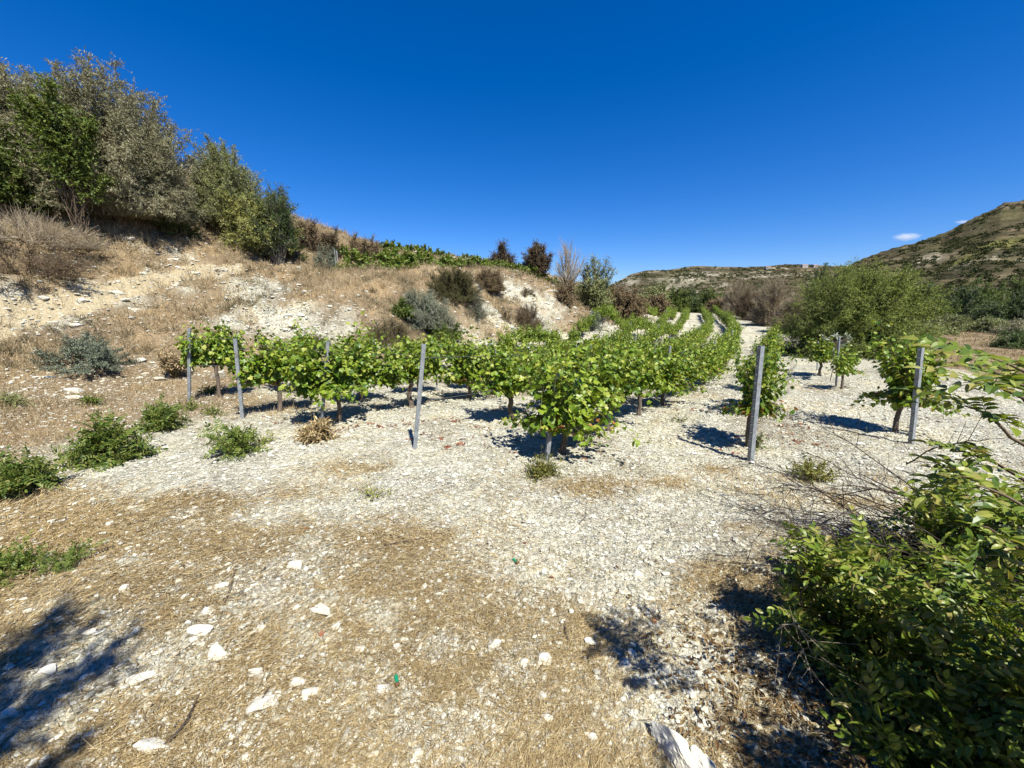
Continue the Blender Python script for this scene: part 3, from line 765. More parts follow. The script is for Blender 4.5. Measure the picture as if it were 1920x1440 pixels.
plant_px('leafy_bush', 'bright green bush cut by the left edge halfway up the slope', 'bush', -90, 40, 215, 11.8, 'midgreen', 14, vb=400,
         n_stem=90, n_twig=1500, per=8, leaf=.09, tmpl=T_OVAL, tl=.3, sr=.02, lump=.35, crown0=.2)
plant_px('olive_bush', 'low grey-green bush at the left edge under the bright green one', 'bush', -90, 55, 310, 11.3, 'olive', 15, vb=395,
         n_stem=50, n_twig=1200, per=8, leaf=.07, tmpl=T_DIA, tl=.3, sr=.02)
plant_px('dead_bush', 'pale grey dead thorny bush at the left edge of the slope', 'bush', -60, 140, 405, 10.9, 'brown', 16, vb=490, branch='twig_grey',
         n_stem=90, n_twig=3600, per=1, leaf=.04, tl=.5, sr=.012, tr=.005, up=.2, lump=.3, spread=.7, low=-.1)
plant_px('dead_bush', 'tangle of brown dead scrub below the pale dead bush', 'bush', -60, 130, 470, 10.1, 'brown', 17, vb=545, branch='twig_brown',
         n_stem=60, n_twig=2600, per=3, leaf=.04, tl=.4, sr=.012, tr=.005, spread=.8)
plant_px('olive_tree', 'rounded grey-green wild olive right of the huge grey bush', 'tree', 345, 478, 280, 16.8, 'olive', 18, vb=440, branch='bark_grey',
         n_stem=320, n_twig=9000, per=10, leaf=.085, tmpl=T_NARROW, tl=.34, sr=.035, tr=.006, lump=.38, spread=.1, crown0=.12)
plant_px('olive_tree', 'lower yellow-green wild olive in front of the row of trees', 'tree', 408, 530, 362, 15.6, 'olive_y', 19, vb=478, branch='bark_grey',
         n_stem=160, n_twig=4200, per=10, leaf=.075, tmpl=T_DIA, tl=.36, sr=.025, tr=.005, lump=.3, spread=.2, low=-.15, crown0=.15)
plant_px('olive_tree', 'small dark olive tree last in the group, against the sky', 'tree', 470, 548, 362, 18.5, 'darkgreen', 20, branch='bark_grey',
         n_stem=130, n_twig=2600, per=9, leaf=.085, tmpl=T_NARROW, tl=.4, sr=.03, tr=.006, lump=.45, crown0=.3)
plant_px('dark_bush', 'dark shaded bush between the huge grey bush and the olives', 'bush', 298, 358, 372, 15.0, 'darkgreen', 21, vb=440,
         n_stem=40, n_twig=900, per=9, leaf=.06, tmpl=T_OVAL, tl=.25, sr=.02)
plant_px('ivy_bush', 'dark green trailing bush at the foot of the last olive', 'bush', 515, 568, 428, 17.2, 'darkgreen', 22, vb=490,
         n_stem=40, n_twig=600, per=9, leaf=.07, tmpl=T_OVAL, tl=.25, sr=.015)
plant_px('dry_bush', 'dark brown bush on the ridge beside the thin white poles', 'bush', 592, 640, 423, 21.5, 'brownred', 23,
         n_stem=50, n_twig=1200, per=7, leaf=.06, tl=.32, sr=.02, tr=.006, lump=.4, branch='twig_dark')
plant_px('dry_bush', 'low dry brown scrub on the ridge above the terrace vines', 'bush', 640, 712, 445, 24.0, 'brown', 24,
         n_stem=60, n_twig=1300, per=6, leaf=.07, tl=.4, sr=.015, tr=.006, lump=.4, spread=.8)
plant_px('dry_bush', 'pale dry brush right of the last olive tree', 'bush', 540, 605, 425, 21.5, 'brown', 25,
         n_stem=60, n_twig=1500, per=4, leaf=.07, tl=.5, sr=.015, tr=.007, lump=.3, spread=.8, up=.5)
plant_px('blue_shrub', 'grey-blue low shrub at the left end of the terrace vines', 'shrub', 582, 632, 462, 19.3, 'blue', 26,
         n_stem=40, n_twig=700, per=8, leaf=.05, tmpl=T_NARROW, tl=.25, sr=.012, spread=.5)
# ---- bank shrubs
plant_px('blue_shrub', 'broad bluish-green shrub low on the left slope', 'shrub', 66, 222, 632, 8.7, 'blue', 30, vb=703, ry=.8, branch='twig_brown',
         n_stem=110, n_twig=2600, per=9, leaf=.034, tmpl=T_DIA, tl=.16, sr=.008, tr=.0025, spread=.7, lump=.35)
plant_px('mound_shrub', 'dome-shaped olive-brown shrub on the bank crest', 'shrub', 794, 902, 506, 21.0, 'moundolive', 31, vb=562, ry=1.6,
         n_stem=220, n_twig=6500, per=9, leaf=.07, tmpl=T_NARROW, tl=.3, sr=.012, tr=.005, spread=.5, lump=.08, low=-.25, branch='twig_brown', zoff=-.12)
plant_px('mound_shrub', 'smaller brown shrub right of the olive-brown dome', 'shrub', 886, 944, 506, 23.5, 'brown', 32, vb=548,
         n_stem=140, n_twig=3400, per=8, leaf=.07, tmpl=T_NARROW, tl=.3, sr=.012, tr=.006, spread=.5, lump=.2, zoff=-.12)
plant_px('blue_shrub', 'large silvery blue-green shrub hanging on the middle of the bank', 'shrub', 744, 848, 544, 17.2, 'blue', 33, vb=618, ry=1.1, branch='twig_grey',
         n_stem=200, n_twig=5000, per=9, leaf=.065, tmpl=T_NARROW, tl=.42, sr=.010, tr=.004, spread=.4, lump=.22, droop=.5, zoff=-.1)
plant_px('leafy_bush', 'small green leafy bush at the left side of the silvery shrub', 'bush', 732, 774, 562, 16.4, 'midgreen', 34, vb=600,
         n_stem=30, n_twig=500, per=8, leaf=.07, tmpl=T_OVAL, tl=.22, sr=.012)
plant_px('blue_shrub', 'small grey-green shrub right of the silvery shrub on the bank', 'shrub', 868, 914, 558, 19.0, 'blue', 35, vb=598,
         n_stem=50, n_twig=900, per=7, leaf=.05, tmpl=T_NARROW, tl=.3, sr=.01, zoff=-.2)
plant_px('brown_shrub', 'brown twiggy scrub at the foot of the white scree', 'shrub', 955, 1025, 565, 21.0, 'brown', 36, vb=628, branch='twig_brown',
         n_stem=90, n_twig=2200, per=4, leaf=.06, tmpl=T_NARROW, tl=.4, sr=.012, tr=.006, spread=.5, up=.3)
plant_px('brown_shrub', 'small brown tuft high on the white scree', 'shrub', 972, 1002, 538, 24.5, 'brown', 37, vb=556,
         n_stem=30, n_twig=500, per=5, leaf=.06, tmpl=T_NARROW, tl=.25, sr=.01, zoff=-.1)
plant_px('brown_shrub', 'tiny brown bush in the middle of the white scree', 'shrub', 938, 958, 582, 20.0, 'brown', 137, vb=600,
         n_stem=30, n_twig=400, per=5, leaf=.05, tmpl=T_NARROW, tl=.2, sr=.01, zoff=-.1)
plant_px('skyline_bush', 'dark ragged bush on the skyline left of the round one', 'bush', 916, 965, 462, 33.0, 'brownred', 38, branch='twig_dark',
         n_stem=110, n_twig=2000, per=7, leaf=.09, tl=.55, sr=.02, tr=.009, lump=.5)
plant_px('skyline_bush', 'round reddish-brown bush standing alone on the skyline', 'bush', 983, 1033, 460, 33.0, 'brownred', 39, branch='twig_dark',
         n_stem=150, n_twig=2600, per=8, leaf=.10, tl=.4, sr=.025, tr=.008, lump=.12, crown0=.4, low=-.6)
plant_px('bare_tree', 'leafless grey tree at the end of the bank', 'tree', 1038, 1098, 455, 31.0, 'brown', 40, branch='twig_grey',
         n_stem=36, n_twig=700, per=0, tl=1.0, sr=.05, tr=.012, up=.9, spread=.1, lump=.3, low=.35, zoff=-.12, kids=('branches', 'foliage'))
plant_px('broad_tree', 'grey-green tree behind the leafless one at the bank end', 'tree', 1078, 1152, 498, 33.0, 'olive', 41, branch='bark_grey',
         n_stem=160, n_twig=3200, per=9, leaf=.13, tl=.6, sr=.04, tr=.01, lump=.35, low=-.2)
plant_px('brown_bush', 'brown dry bush below the leafless tree', 'bush', 1042, 1082, 515, 29.0, 'brown', 42, vb=572,
         n_stem=50, n_twig=1200, per=5, leaf=.08, tl=.5, sr=.02, tr=.009, zoff=-.1)
plant_px('brown_bush', 'wide rusty brown bush where the bank meets the valley', 'bush', 1128, 1214, 535, 36.0, 'brown', 43,
         n_stem=180, n_twig=3600, per=8, leaf=.12, tl=.6, sr=.03, tr=.011, lump=.3, low=-.1)
plant_px('blue_shrub', 'dark teal shrub low at the bank end above the rows', 'shrub', 1092, 1132, 592, 27.0, 'blue', 44, vb=622,
         n_stem=40, n_twig=800, per=8, leaf=.07, tmpl=T_NARROW, tl=.35, sr=.01)
plant_px('leafy_bush', 'green bramble at the bank foot behind the vines, below the silvery shrub', 'bush', 790, 868, 610, 15.2, 'midgreen', 45, vb=645,
         n_stem=40, n_twig=900, per=8, leaf=.06, tmpl=T_OVAL, tl=.25, sr=.01, spread=.7)
plant_px('brown_shrub', 'grey scrub at the bank foot behind the leaning post', 'shrub', 690, 760, 605, 15.0, 'moundolive', 46, vb=645,
         n_stem=60, n_twig=1200, per=5, leaf=.05, tmpl=T_NARROW, tl=.3, sr=.01, spread=.7)
plant_px('brown_shrub', 'dark grey mound at the bank foot behind the third row of vines', 'shrub', 560, 612, 625, 12.6, 'greygreen', 47, vb=655,
         n_stem=50, n_twig=1200, per=6, leaf=.04, tmpl=T_NARROW, tl=.2, sr=.01, spread=.7)
# ---- valley trees at the far end of the rows
for i, (u0, u1, vt, y, mt, lb) in enumerate([
        (1190, 1255, 535, 62, 'olive', 'grey-green tree at the far end of the rows, left of the others'),
        (1240, 1290, 545, 74, 'midgreen', 'mid green tree above the far end of the vineyard rows'),
        (1270, 1325, 540, 84, 'darkgreen', 'dark green tree above the far end of the vineyard'),
        (1310, 1360, 548, 72, 'midgreen', 'green tree where the white track disappears'),
        (1150, 1200, 548, 52, 'brown', 'brown dry tree left of the far end of the rows'),
        (1215, 1250, 562, 56, 'brown', 'low brown bush at the far left corner of the vineyard'),
        (1330, 1375, 560, 66, 'brown', 'low brown bush beside the end of the white track')]):
    plant_px('valley_tree', lb, 'tree', u0, u1, vt, y, mt, 60 + i, branch='bark_grey', n_stem=120, n_twig=1800, per=9, leaf=.26, tl=1.0, sr=.08, tr=.02, lump=.35, low=-.1)
for i, (u0, u1, vt, y, mt, br, lb) in enumerate([
        (1358, 1425, 522, 62, 'brown', 'twig_grey', 'tall leafless grey-brown bush at the edge of the white track'),
        (1412, 1490, 530, 40, 'brown', 'twig_grey', 'wide bare grey bush between the track and the big green tree'),
        (1460, 1512, 560, 33, 'brown', 'twig_grey', 'lower bare bush against the left side of the big green tree'),
        (1388, 1432, 550, 52, 'brown', 'twig_brown', 'brown bare bush standing just behind the end of the rows')]):
    plant_px('bare_bush', lb, 'bush', u0, u1, vt, y, mt, 80 + i, branch=br, n_stem=260, n_twig=9000, per=3, leaf=.10, tmpl=T_NARROW, tl=.7, sr=.03, tr=.010, up=.35, lump=.3, low=-.1)
plant_px('green_tree', 'wide dome-shaped green tree right of the vineyard', 'tree', 1500, 1734, 505, 17.5, 'domeleaf', 90, ry=2.8, branch='twig_dark',
         n_stem=480, n_twig=19000, per=9, leaf=.085, tmpl=T_NARROW, tl=.55, sr=.03, tr=.006, lump=.10, low=-.35, crown0=.18, spread=.08, droop=.15, up=.1, tmin=.2)
for i, (u0, u1, vt, y, mt, lb) in enumerate([
        (1720, 1790, 560, 60, 'midgreen', 'mid green tree behind the right flank of the dome-shaped tree'),
        (1765, 1850, 548, 72, 'darkgreen', 'large dark tree in the valley, left one of the dark clump'),
        (1830, 1925, 552, 66, 'darkgreen', 'large dark tree in the valley near the right edge'),
        (1900, 2020, 545, 62, 'darkgreen', 'dark tree cut by the right edge of the view'),
        (1700, 1760, 540, 95, 'darkgreen', 'dark tree further back in the valley above the dome-shaped tree'),
        (1800, 1880, 532, 100, 'midgreen', 'paler green tree behind the dark clump in the valley'),
        (1880, 1960, 530, 105, 'midgreen', 'pale green tree furthest back at the right edge'),
        (1755, 1830, 598, 38, 'olive', 'low olive-green bush in front of the dark valley trees'),
        (1830, 1900, 600, 36, 'olive', 'low bush between the olive-green one and the right edge'),
        (1885, 1990, 598, 30, 'greygreen', 'grey-green bush at the right edge beyond the dry field'),
        (1690, 1770, 606, 30, 'olive', 'low scrub right behind the dome-shaped tree'),
        (1880, 1990, 620, 19, 'darkgreen', 'dark bush at the right edge beside the dry field'),
        (1520, 1570, 505, 120, 'darkgreen', 'dark trees seen above the bare bushes at the hill foot')]):
    plant_px('valley_tree' if y > 50 else 'valley_bush', lb, 'tree' if y > 50 else 'bush', u0, u1, vt, y, mt, 100 + i, branch='bark_grey', n_stem=130, n_twig=2200, per=9,
             leaf=.0035 * y + .02, tl=.017 * y, sr=.0012 * y, tr=.0003 * y, lump=.35, low=-.15)

# ---- scrub on the hills: uncountable -> stuff
def scrub(name, H, n, seed, smin, smax, cards, mat, cs):
    X, Y, Z, U, Sx = H
    rng = np.random.default_rng(seed)
    js = rng.integers(2, 145 if X.shape[0] > 100 else 58, n * 3); is_ = rng.integers(1, X.shape[1] - 2, n * 3)
    nn = fbm(U[js, is_] / 35, Sx[js, is_] * 22, 4, seed)
    keep = np.nonzero(nn > .47)[0][:n]
    js, is_ = js[keep], is_[keep]
    fx, fy = rng.uniform(0, 1, len(keep)), rng.uniform(0, 1, len(keep))
    lerp = lambda A: A[js, is_] * (1 - fx) * (1 - fy) + A[js, is_ + 1] * fx * (1 - fy) + A[js + 1, is_] * (1 - fx) * fy + A[js + 1, is_ + 1] * fx * fy
    P = np.stack([lerp(X), lerp(Y), lerp(Z)], -1)
    R = smin + (smax - smin) * rng.uniform(0, 1, len(keep)) ** 2.5
    N = len(keep) * cards
    d = norm(rng.normal(size=(N, 3))); d[:, 2] = np.abs(d[:, 2])
    RR = np.repeat(R, cards); PP = np.repeat(P, cards, 0)
    pos = PP + d * RR[:, None] * rng.uniform(.5, 1, (N, 1)) * np.array([1.1, 1.1, .8])
    return tag(obj(name, mesh_of(name, [scatter(T_DIA, pos, frames(rng.normal(size=(N, 3)), d + rng.normal(0, .4, (N, 3))), RR * cs)], M[mat])), 'scattered dark scrub and small trees covering the right hill' if name == 'hillside_scrub' else 'distant dark scrub on the far ridge', 'scrub', kind='stuff')
scrub('hillside_scrub', RH, 9500, 5, .8, 3.6, 40, 'hillscrub', .75)
scrub('ridge_scrub', FR, 4200, 6, 2.5, 8, 26, 'hillscrub', .8)

# ---- far houses on the ridge
def house(u, v, y, w_, d_, h_, label):
    a, e = ray(u, v)
    x, z = a * y, CAM_H + e * y
    r = empty('house', (x, y, z), label, 'house', 'small houses far off on the hills')
    def box(nm, cx, cy, cz, sx, sy, sz, mat, par):
        V = np.array([(i, j, k) for k in (-.5, .5) for j in (-.5, .5) for i in (-.5, .5)]) * [sx, sy, sz] + [cx, cy, cz]
        F = np.array([(0, 2, 3, 1), (4, 5, 7, 6), (0, 1, 5, 4), (2, 6, 7, 3), (0, 4, 6, 2), (1, 3, 7, 5)])
        return obj(nm, mesh_of(nm, [(V, F)], M[mat]), par)
    wl_ = box('wall', 0, 0, h_ / 2 - 2, w_, d_, h_ + 4, 'wall', r)
    V = np.array([(-w_ / 2 - .4, -d_ / 2 - .4, h_), (w_ / 2 + .4, -d_ / 2 - .4, h_), (w_ / 2 + .4, d_ / 2 + .4, h_), (-w_ / 2 - .4, d_ / 2 + .4, h_), (-w_ / 2, 0, h_ + 2.2), (w_ / 2, 0, h_ + 2.2)])
    obj('roof', mesh_of('roof', [(V, np.array([(0, 1, 5), (0, 5, 4), (2, 3, 4), (2, 4, 5), (3, 0, 4), (1, 2, 5)]))], M['roof' if w_ > 8 else 'wall']), r)
    for k in ((-.3, .3) if w_ > 8 else (.2,)): box('window', k * w_, -d_ / 2 - .05, h_ * .5, w_ * .16, .1, h_ * .3, 'window', r)
    box('door', 0, -d_ / 2 - .05, h_ * .3, w_ * .1, .1, h_ * .6, 'window', r)
house(1508, 500, 1440, 20, 11, 5.5, 'pale house on the distant ridge, leftmost of the three houses')
house(1528, 500, 1440, 15, 10, 5, 'small house on the distant ridge, middle one of the three')
house(1440, 503, 1420, 18, 10, 4.5, 'low white house on the distant ridge nearer the centre of the view')

# ---- clouds just above the hill
def cloud(u, v, y, L, hgt, label, seed):
    a, e = ray(u, v); rng = np.random.default_rng(seed)
    m, n, l, bs, out = nt('cloud_vapour')
    n.remove(bs)
    pv = n.new('ShaderNodeVolumePrincipled'); pv.inputs['Color'].default_value = (1, 1, 1, 1); pv.inputs['Anisotropy'].default_value = .2
    tc = n.new('ShaderNodeTexCoord'); vd = n.new('ShaderNodeVectorMath'); vd.operation = 'LENGTH'
    l.new(tc.outputs['Object'], vd.inputs[0])
    t = noise(n, l, 2.2, 5, .65, tc.outputs['Object'])
    f = math_n(n, l, 'SUBTRACT', math_n(n, l, 'ADD', t.outputs[0], .35), vd.outputs['Value'])
    f = math_n(n, l, 'MULTIPLY', f, .013, False); f = math_n(n, l, 'MAXIMUM', f, 0)
    l.new(f, pv.inputs['Density']); l.new(pv.outputs[0], out.inputs['Volume'])
    o = obj('cloud', mesh_of('cloud', [(_s3[0], _s3[1])], m, True), None, (a * y, y, CAM_H + e * y))
    o.scale = (L, L * .6, hgt)
    tag(o, label, 'cloud')
cloud(1700, 444, 5200, 200, 62, 'small white cloud peeping over the right hill', 1)
cloud(1806, 416, 5200, 120, 30, 'faint wisp of cloud touching the hilltop, right of the small cloud', 2)

# ------------------------------------------------------------------ the vineyard
def gp(u, v):
    return ground_hit(u, v)

BASE = np.array([(.46, 5.1), (1.67, 6.24), (2.76, 7.34), (4.93, 10.2), (6.67, 12.5), (9.2, 16.1), (17.2, 30), (24.3, 45), (31, 60), (36, 72)], float)
_p0 = gp(1025, 862)[:2]
BASE[0] = _p0
_d0 = norm((BASE[2] - BASE[0])[None])[0]
BASE = np.concatenate([[BASE[0] - _d0 * 6, BASE[0] - _d0 * 3], BASE])
# smooth dense polyline
def smooth_poly(P, n=700):
    s = np.concatenate([[0], np.cumsum(np.linalg.norm(np.diff(P, axis=0), axis=1))])
    q = np.linspace(0, s[-1], n); Q = np.stack([np.interp(q, s, P[:, k]) for k in range(2)], -1)
    for _ in range(3):
        k = 25; pad = np.concatenate([Q[:1] - (Q[1] - Q[0]) * np.arange(k, 0, -1)[:, None], Q, Q[-1:] + (Q[-1] - Q[-2]) * np.arange(1, k + 1)[:, None]])
        c = np.cumsum(np.concatenate([[[0, 0]], pad]), 0); Q = ((c[2 * k + 1:] - c[:-2 * k - 1]) / (2 * k + 1))
    return Q
CUR = smooth_poly(BASE)
TAN = norm(np.gradient(CUR, axis=0)); NRM = np.stack([-TAN[:, 1], TAN[:, 0]], -1)

class Row:
    def __init__(s, first, off=None, pts=None):
        if pts is None:
            dd = np.linalg.norm(CUR - first, axis=1); i = int(np.argmin(dd))
            s.off = float((first - CUR[i]) @ NRM[i])
            s.P = CUR + NRM * s.off
        else:
            s.P = smooth_poly(np.array(pts), 200) if len(pts) > 3 else np.stack([np.interp(np.linspace(0, len(pts) - 1, 200), range(len(pts)), np.array(pts)[:, k]) for k in range(2)], -1)
        s.S = np.concatenate([[0], np.cumsum(np.linalg.norm(np.diff(s.P, axis=0), axis=1))])
    def proj(s, p): return s.S[int(np.argmin(np.linalg.norm(s.P - p, axis=1)))]
    def at(s, q): return np.array([np.interp(q, s.S, s.P[:, 0]), np.interp(q, s.S, s.P[:, 1])])
    def ang(s, q):
        d = s.at(q + .3) - s.at(q - .3); return math.atan2(d[1], d[0])

def make_vine(seed, height=1.25, nshoot=30, dry=0, wide=.62, hc0=.49, lowf=None):
    rng = np.random.default_rng(seed)
    e = bpy.data.objects.new('grapevine', None); C.objects.link(e); e.empty_display_size = .1
    hc = hc0 + rng.uniform(-.04, .06)
    bx, by = rng.uniform(-.10, .10), rng.uniform(-.05, .05)
    tz = np.array([-.06, .07, .20, .33, .44, hc]); tt = np.linspace(0, 1, 6)
    P = np.stack([bx * np.sin(tt * 2.6) + rng.normal(0, .012, 6), by * np.sin(tt * 3) + rng.normal(0, .012, 6), tz], -1)
    R = np.array([.055, .042, .036, .036, .040, .046]) * rng.uniform(.85, 1.15)
    parts = [tubes(P[None], R[None], 9)]
    # bark flakes make the trunk uneven
    V = parts[0][0]; V += (fbm(V[:, 2] * 30, np.arctan2(V[:, 1], V[:, 0]) * 3, 3, seed)[:, None] - .5) * .03 * norm(V * [1, 1, 0])
    top = P[-1]
    arms = []
    for sgn in (-1, 1):
        t = np.linspace(0, 1, 6)[:, None]
        a = top + np.array([sgn * min(.60, wide), 0, .06]) * t + np.array([0, 0, .05]) * np.sin(t * 3) + rng.normal(0, .012, (6, 3)) * t
        arms.append(a)
    parts.append(tubes(np.array(arms), np.array([[.032, .026, .022, .019, .016, .012]] * 2), 6))
    obj('trunk', mesh_of('trunk', parts, M['bark'], True), e)
    # shoots
    sx = rng.uniform(-wide, wide, nshoot)
    st = np.stack([sx, rng.normal(0, .03, nshoot), hc + .05 + rng.uniform(0, .05, nshoot)], -1)
    lat = rng.normal(0, .36, (nshoot, 2)) * [.5, 1.0] * (1 if wide > .5 else .75)
    up = rng.uniform(.75, 1.15, nshoot)
    d = norm(np.stack([lat[:, 0], lat[:, 1], up], -1))
    L = (height - hc) * rng.uniform(.6, 1.12, nshoot) * np.where(rng.uniform(0, 1, nshoot) < .1, 1.35, 1)
    low = rng.uniform(0, 1, nshoot) < (lowf if lowf is not None else (.2 if wide > .5 else .14))
    d[low] = norm(np.stack([lat[low, 0] * 1.5, np.sign(lat[low, 1]) * .8, np.full(low.sum(), .55)], -1)); L[low] *= .58
    t = np.linspace(0, 1, 6)[None, :, None]
    SP = st[:, None] + d[:, None] * L[:, None, None] * t
    SP[..., 2] -= (t[..., 0] ** 2) * L[:, None] * np.where(low, .75, rng.uniform(.0, .25, nshoot))[:, None]
    SP[..., :2] += d[:, None, :2] * (t ** 2) * L[:, None, None] * .3
    obj('canes', mesh_of('canes', [tubes(SP, .0055 * (1 - .6 * t[..., 0]) * np.ones((nshoot, 1)), 4)], M['stem_green'], True), e)
    per = 46
    n = nshoot * per
    si = np.repeat(np.arange(nshoot), per); s_ = rng.uniform(.0, 1.0, n)
    kk = np.clip(s_, 0, .999) * 5; k0 = kk.astype(int); fr = (kk - k0)[:, None]
    lp = SP[si, k0] * (1 - fr) + SP[si, k0 + 1] * fr
    out = rng.normal(0, 1, (n, 3)) * [.7, 1, .5]; out = norm(out)
    lp = lp + out * rng.uniform(.03, .13, (n, 1))
    f = norm(out * .8 + np.array([0, 0, -.65]) + rng.normal(0, .25, (n, 3)))
    nn = norm(out * .7 + np.array([0, 0, .55]) + rng.normal(0, .45, (n, 3)))
    sz = .082 * rng.uniform(.55, 1.25, n) * (1.12 - .45 * s_)
    keep = rng.uniform(0, 1, n) < .93
    if dry:
        dm = (lp[:, 2] < hc + .22) & (rng.uniform(0, 1, n) < dry)
        if dm.sum() > 3:
            ll = obj('dry_leaves', mesh_of('dry_leaves', [scatter(T_VINE, lp[dm], frames(f[dm], nn[dm]), sz[dm])], M['vine_dry']), e)
            ll['label'] = 'reddish brown withered leaves low on the vine'
        keep &= ~dm
    obj('foliage', mesh_of('foliage', [scatter(T_VINE, lp[keep], frames(f[keep], nn[keep]), sz[keep])], M['vine']), e)
    return e

PROTO = [make_vine(200 + i, *a_) for i, a_ in enumerate(
    [(1.28, 44, 0, .50, .44, .22), (1.18, 34, 0, .46), (1.34, 54, .05, .50, .40, .28), (1.18, 36, 0, .62), (1.16, 34, .02, .48), (1.24, 38, .0, .54), (1.36, 34, .22, .34), (1.46, 64, .10, .26)])]
USED = set()
def put_vine(x, y, ang, label, group=None, k=None, sc=1.0, z=None, narrow=1.0):
    k = int(RNG.integers(0, 6)) if k is None else k
    if z is None: z = hz(x, y)
    sc3 = (sc, sc * narrow * RNG.uniform(.92, 1.1), sc * RNG.uniform(.93, 1.07)) if np.isscalar(sc) else sc
    if k not in USED:
        e = PROTO[k]; USED.add(k); e.location = (float(x), float(y), float(z)); e.rotation_euler = (0, 0, ang); e.scale = sc3
        e['label'] = label; e['category'] = 'grapevine'; e['group'] = group or 'grapevines in the trellised rows'
    else:
        e = dup(PROTO[k], (x, y, z), ang, sc3, label, group or 'grapevines in the trellised rows')
        e['category'] = 'grapevine'
    return e

def make_post(base, top, label, r=.028, group='metal posts of the vineyard trellis', name='trellis_post'):
    base = np.array(base, float); top = np.array(top, float)
    base = base - (top - base) * .06
    ax = top - base; L = np.linalg.norm(ax); f = ax / L
    s = norm(np.cross(f, [.3, -1, .0])[None])[0]; b = np.cross(s, f)
    th = .004
    prof = np.array([(-r, -r * .8), (r, -r * .8), (r, r * .8), (r * .45, r * .8), (r * .45, r * .8 - th), (r - th, r * .8 - th), (r - th, -r * .8 + th), (-r + th, -r * .8 + th), (-r + th, r * .8 - th), (-r * .45, r * .8 - th), (-r * .45, r * .8), (-r, r * .8)])
    prof = prof * [1, 1 if abs(b @ np.array([0, -1, 0])) * 0 + (b @ np.array([0, 1, 0])) > 0 else -1]
    n = len(prof)
    V = np.concatenate([base * 0 + prof[:, :1] * s + prof[:, 1:] * b, ax + prof[:, :1] * s + prof[:, 1:] * b])
    F = np.array([(i, (i + 1) % n, n + (i + 1) % n, n + i) for i in range(n)])
    hk = []
    for q_ in np.arange(.25, L - .03, .11 if r > .024 else .3):
        for sg in (-1, 1):
            c_ = f * q_ + s * sg * r * 1.0
            hk.append((np.array([c_ - b * r * .5, c_ + b * r * .5, c_ + b * r * .5 + s * sg * r * .32 + f * .022, c_ - b * r * .5 + s * sg * r * .32 + f * .022, c_ - b * r * .5 + f * .03, c_ + b * r * .5 + f * .03]), np.array([(0, 1, 2, 3), (3, 2, 5, 4)])))
    o = obj(name, mesh_of(name, [(V, F)] + hk, M['metal']), None, tuple(base))
    return tag(o, label, 'post', group)

def photo_post(ub, vb, ut, vt, label, **kw):
    g = gp(ub, vb)
    a, e = ray(ut, vt)
    top = np.array([a * g[1], g[1], CAM_H + e * g[1]])
    return make_post(g, top, label, **kw), g, top

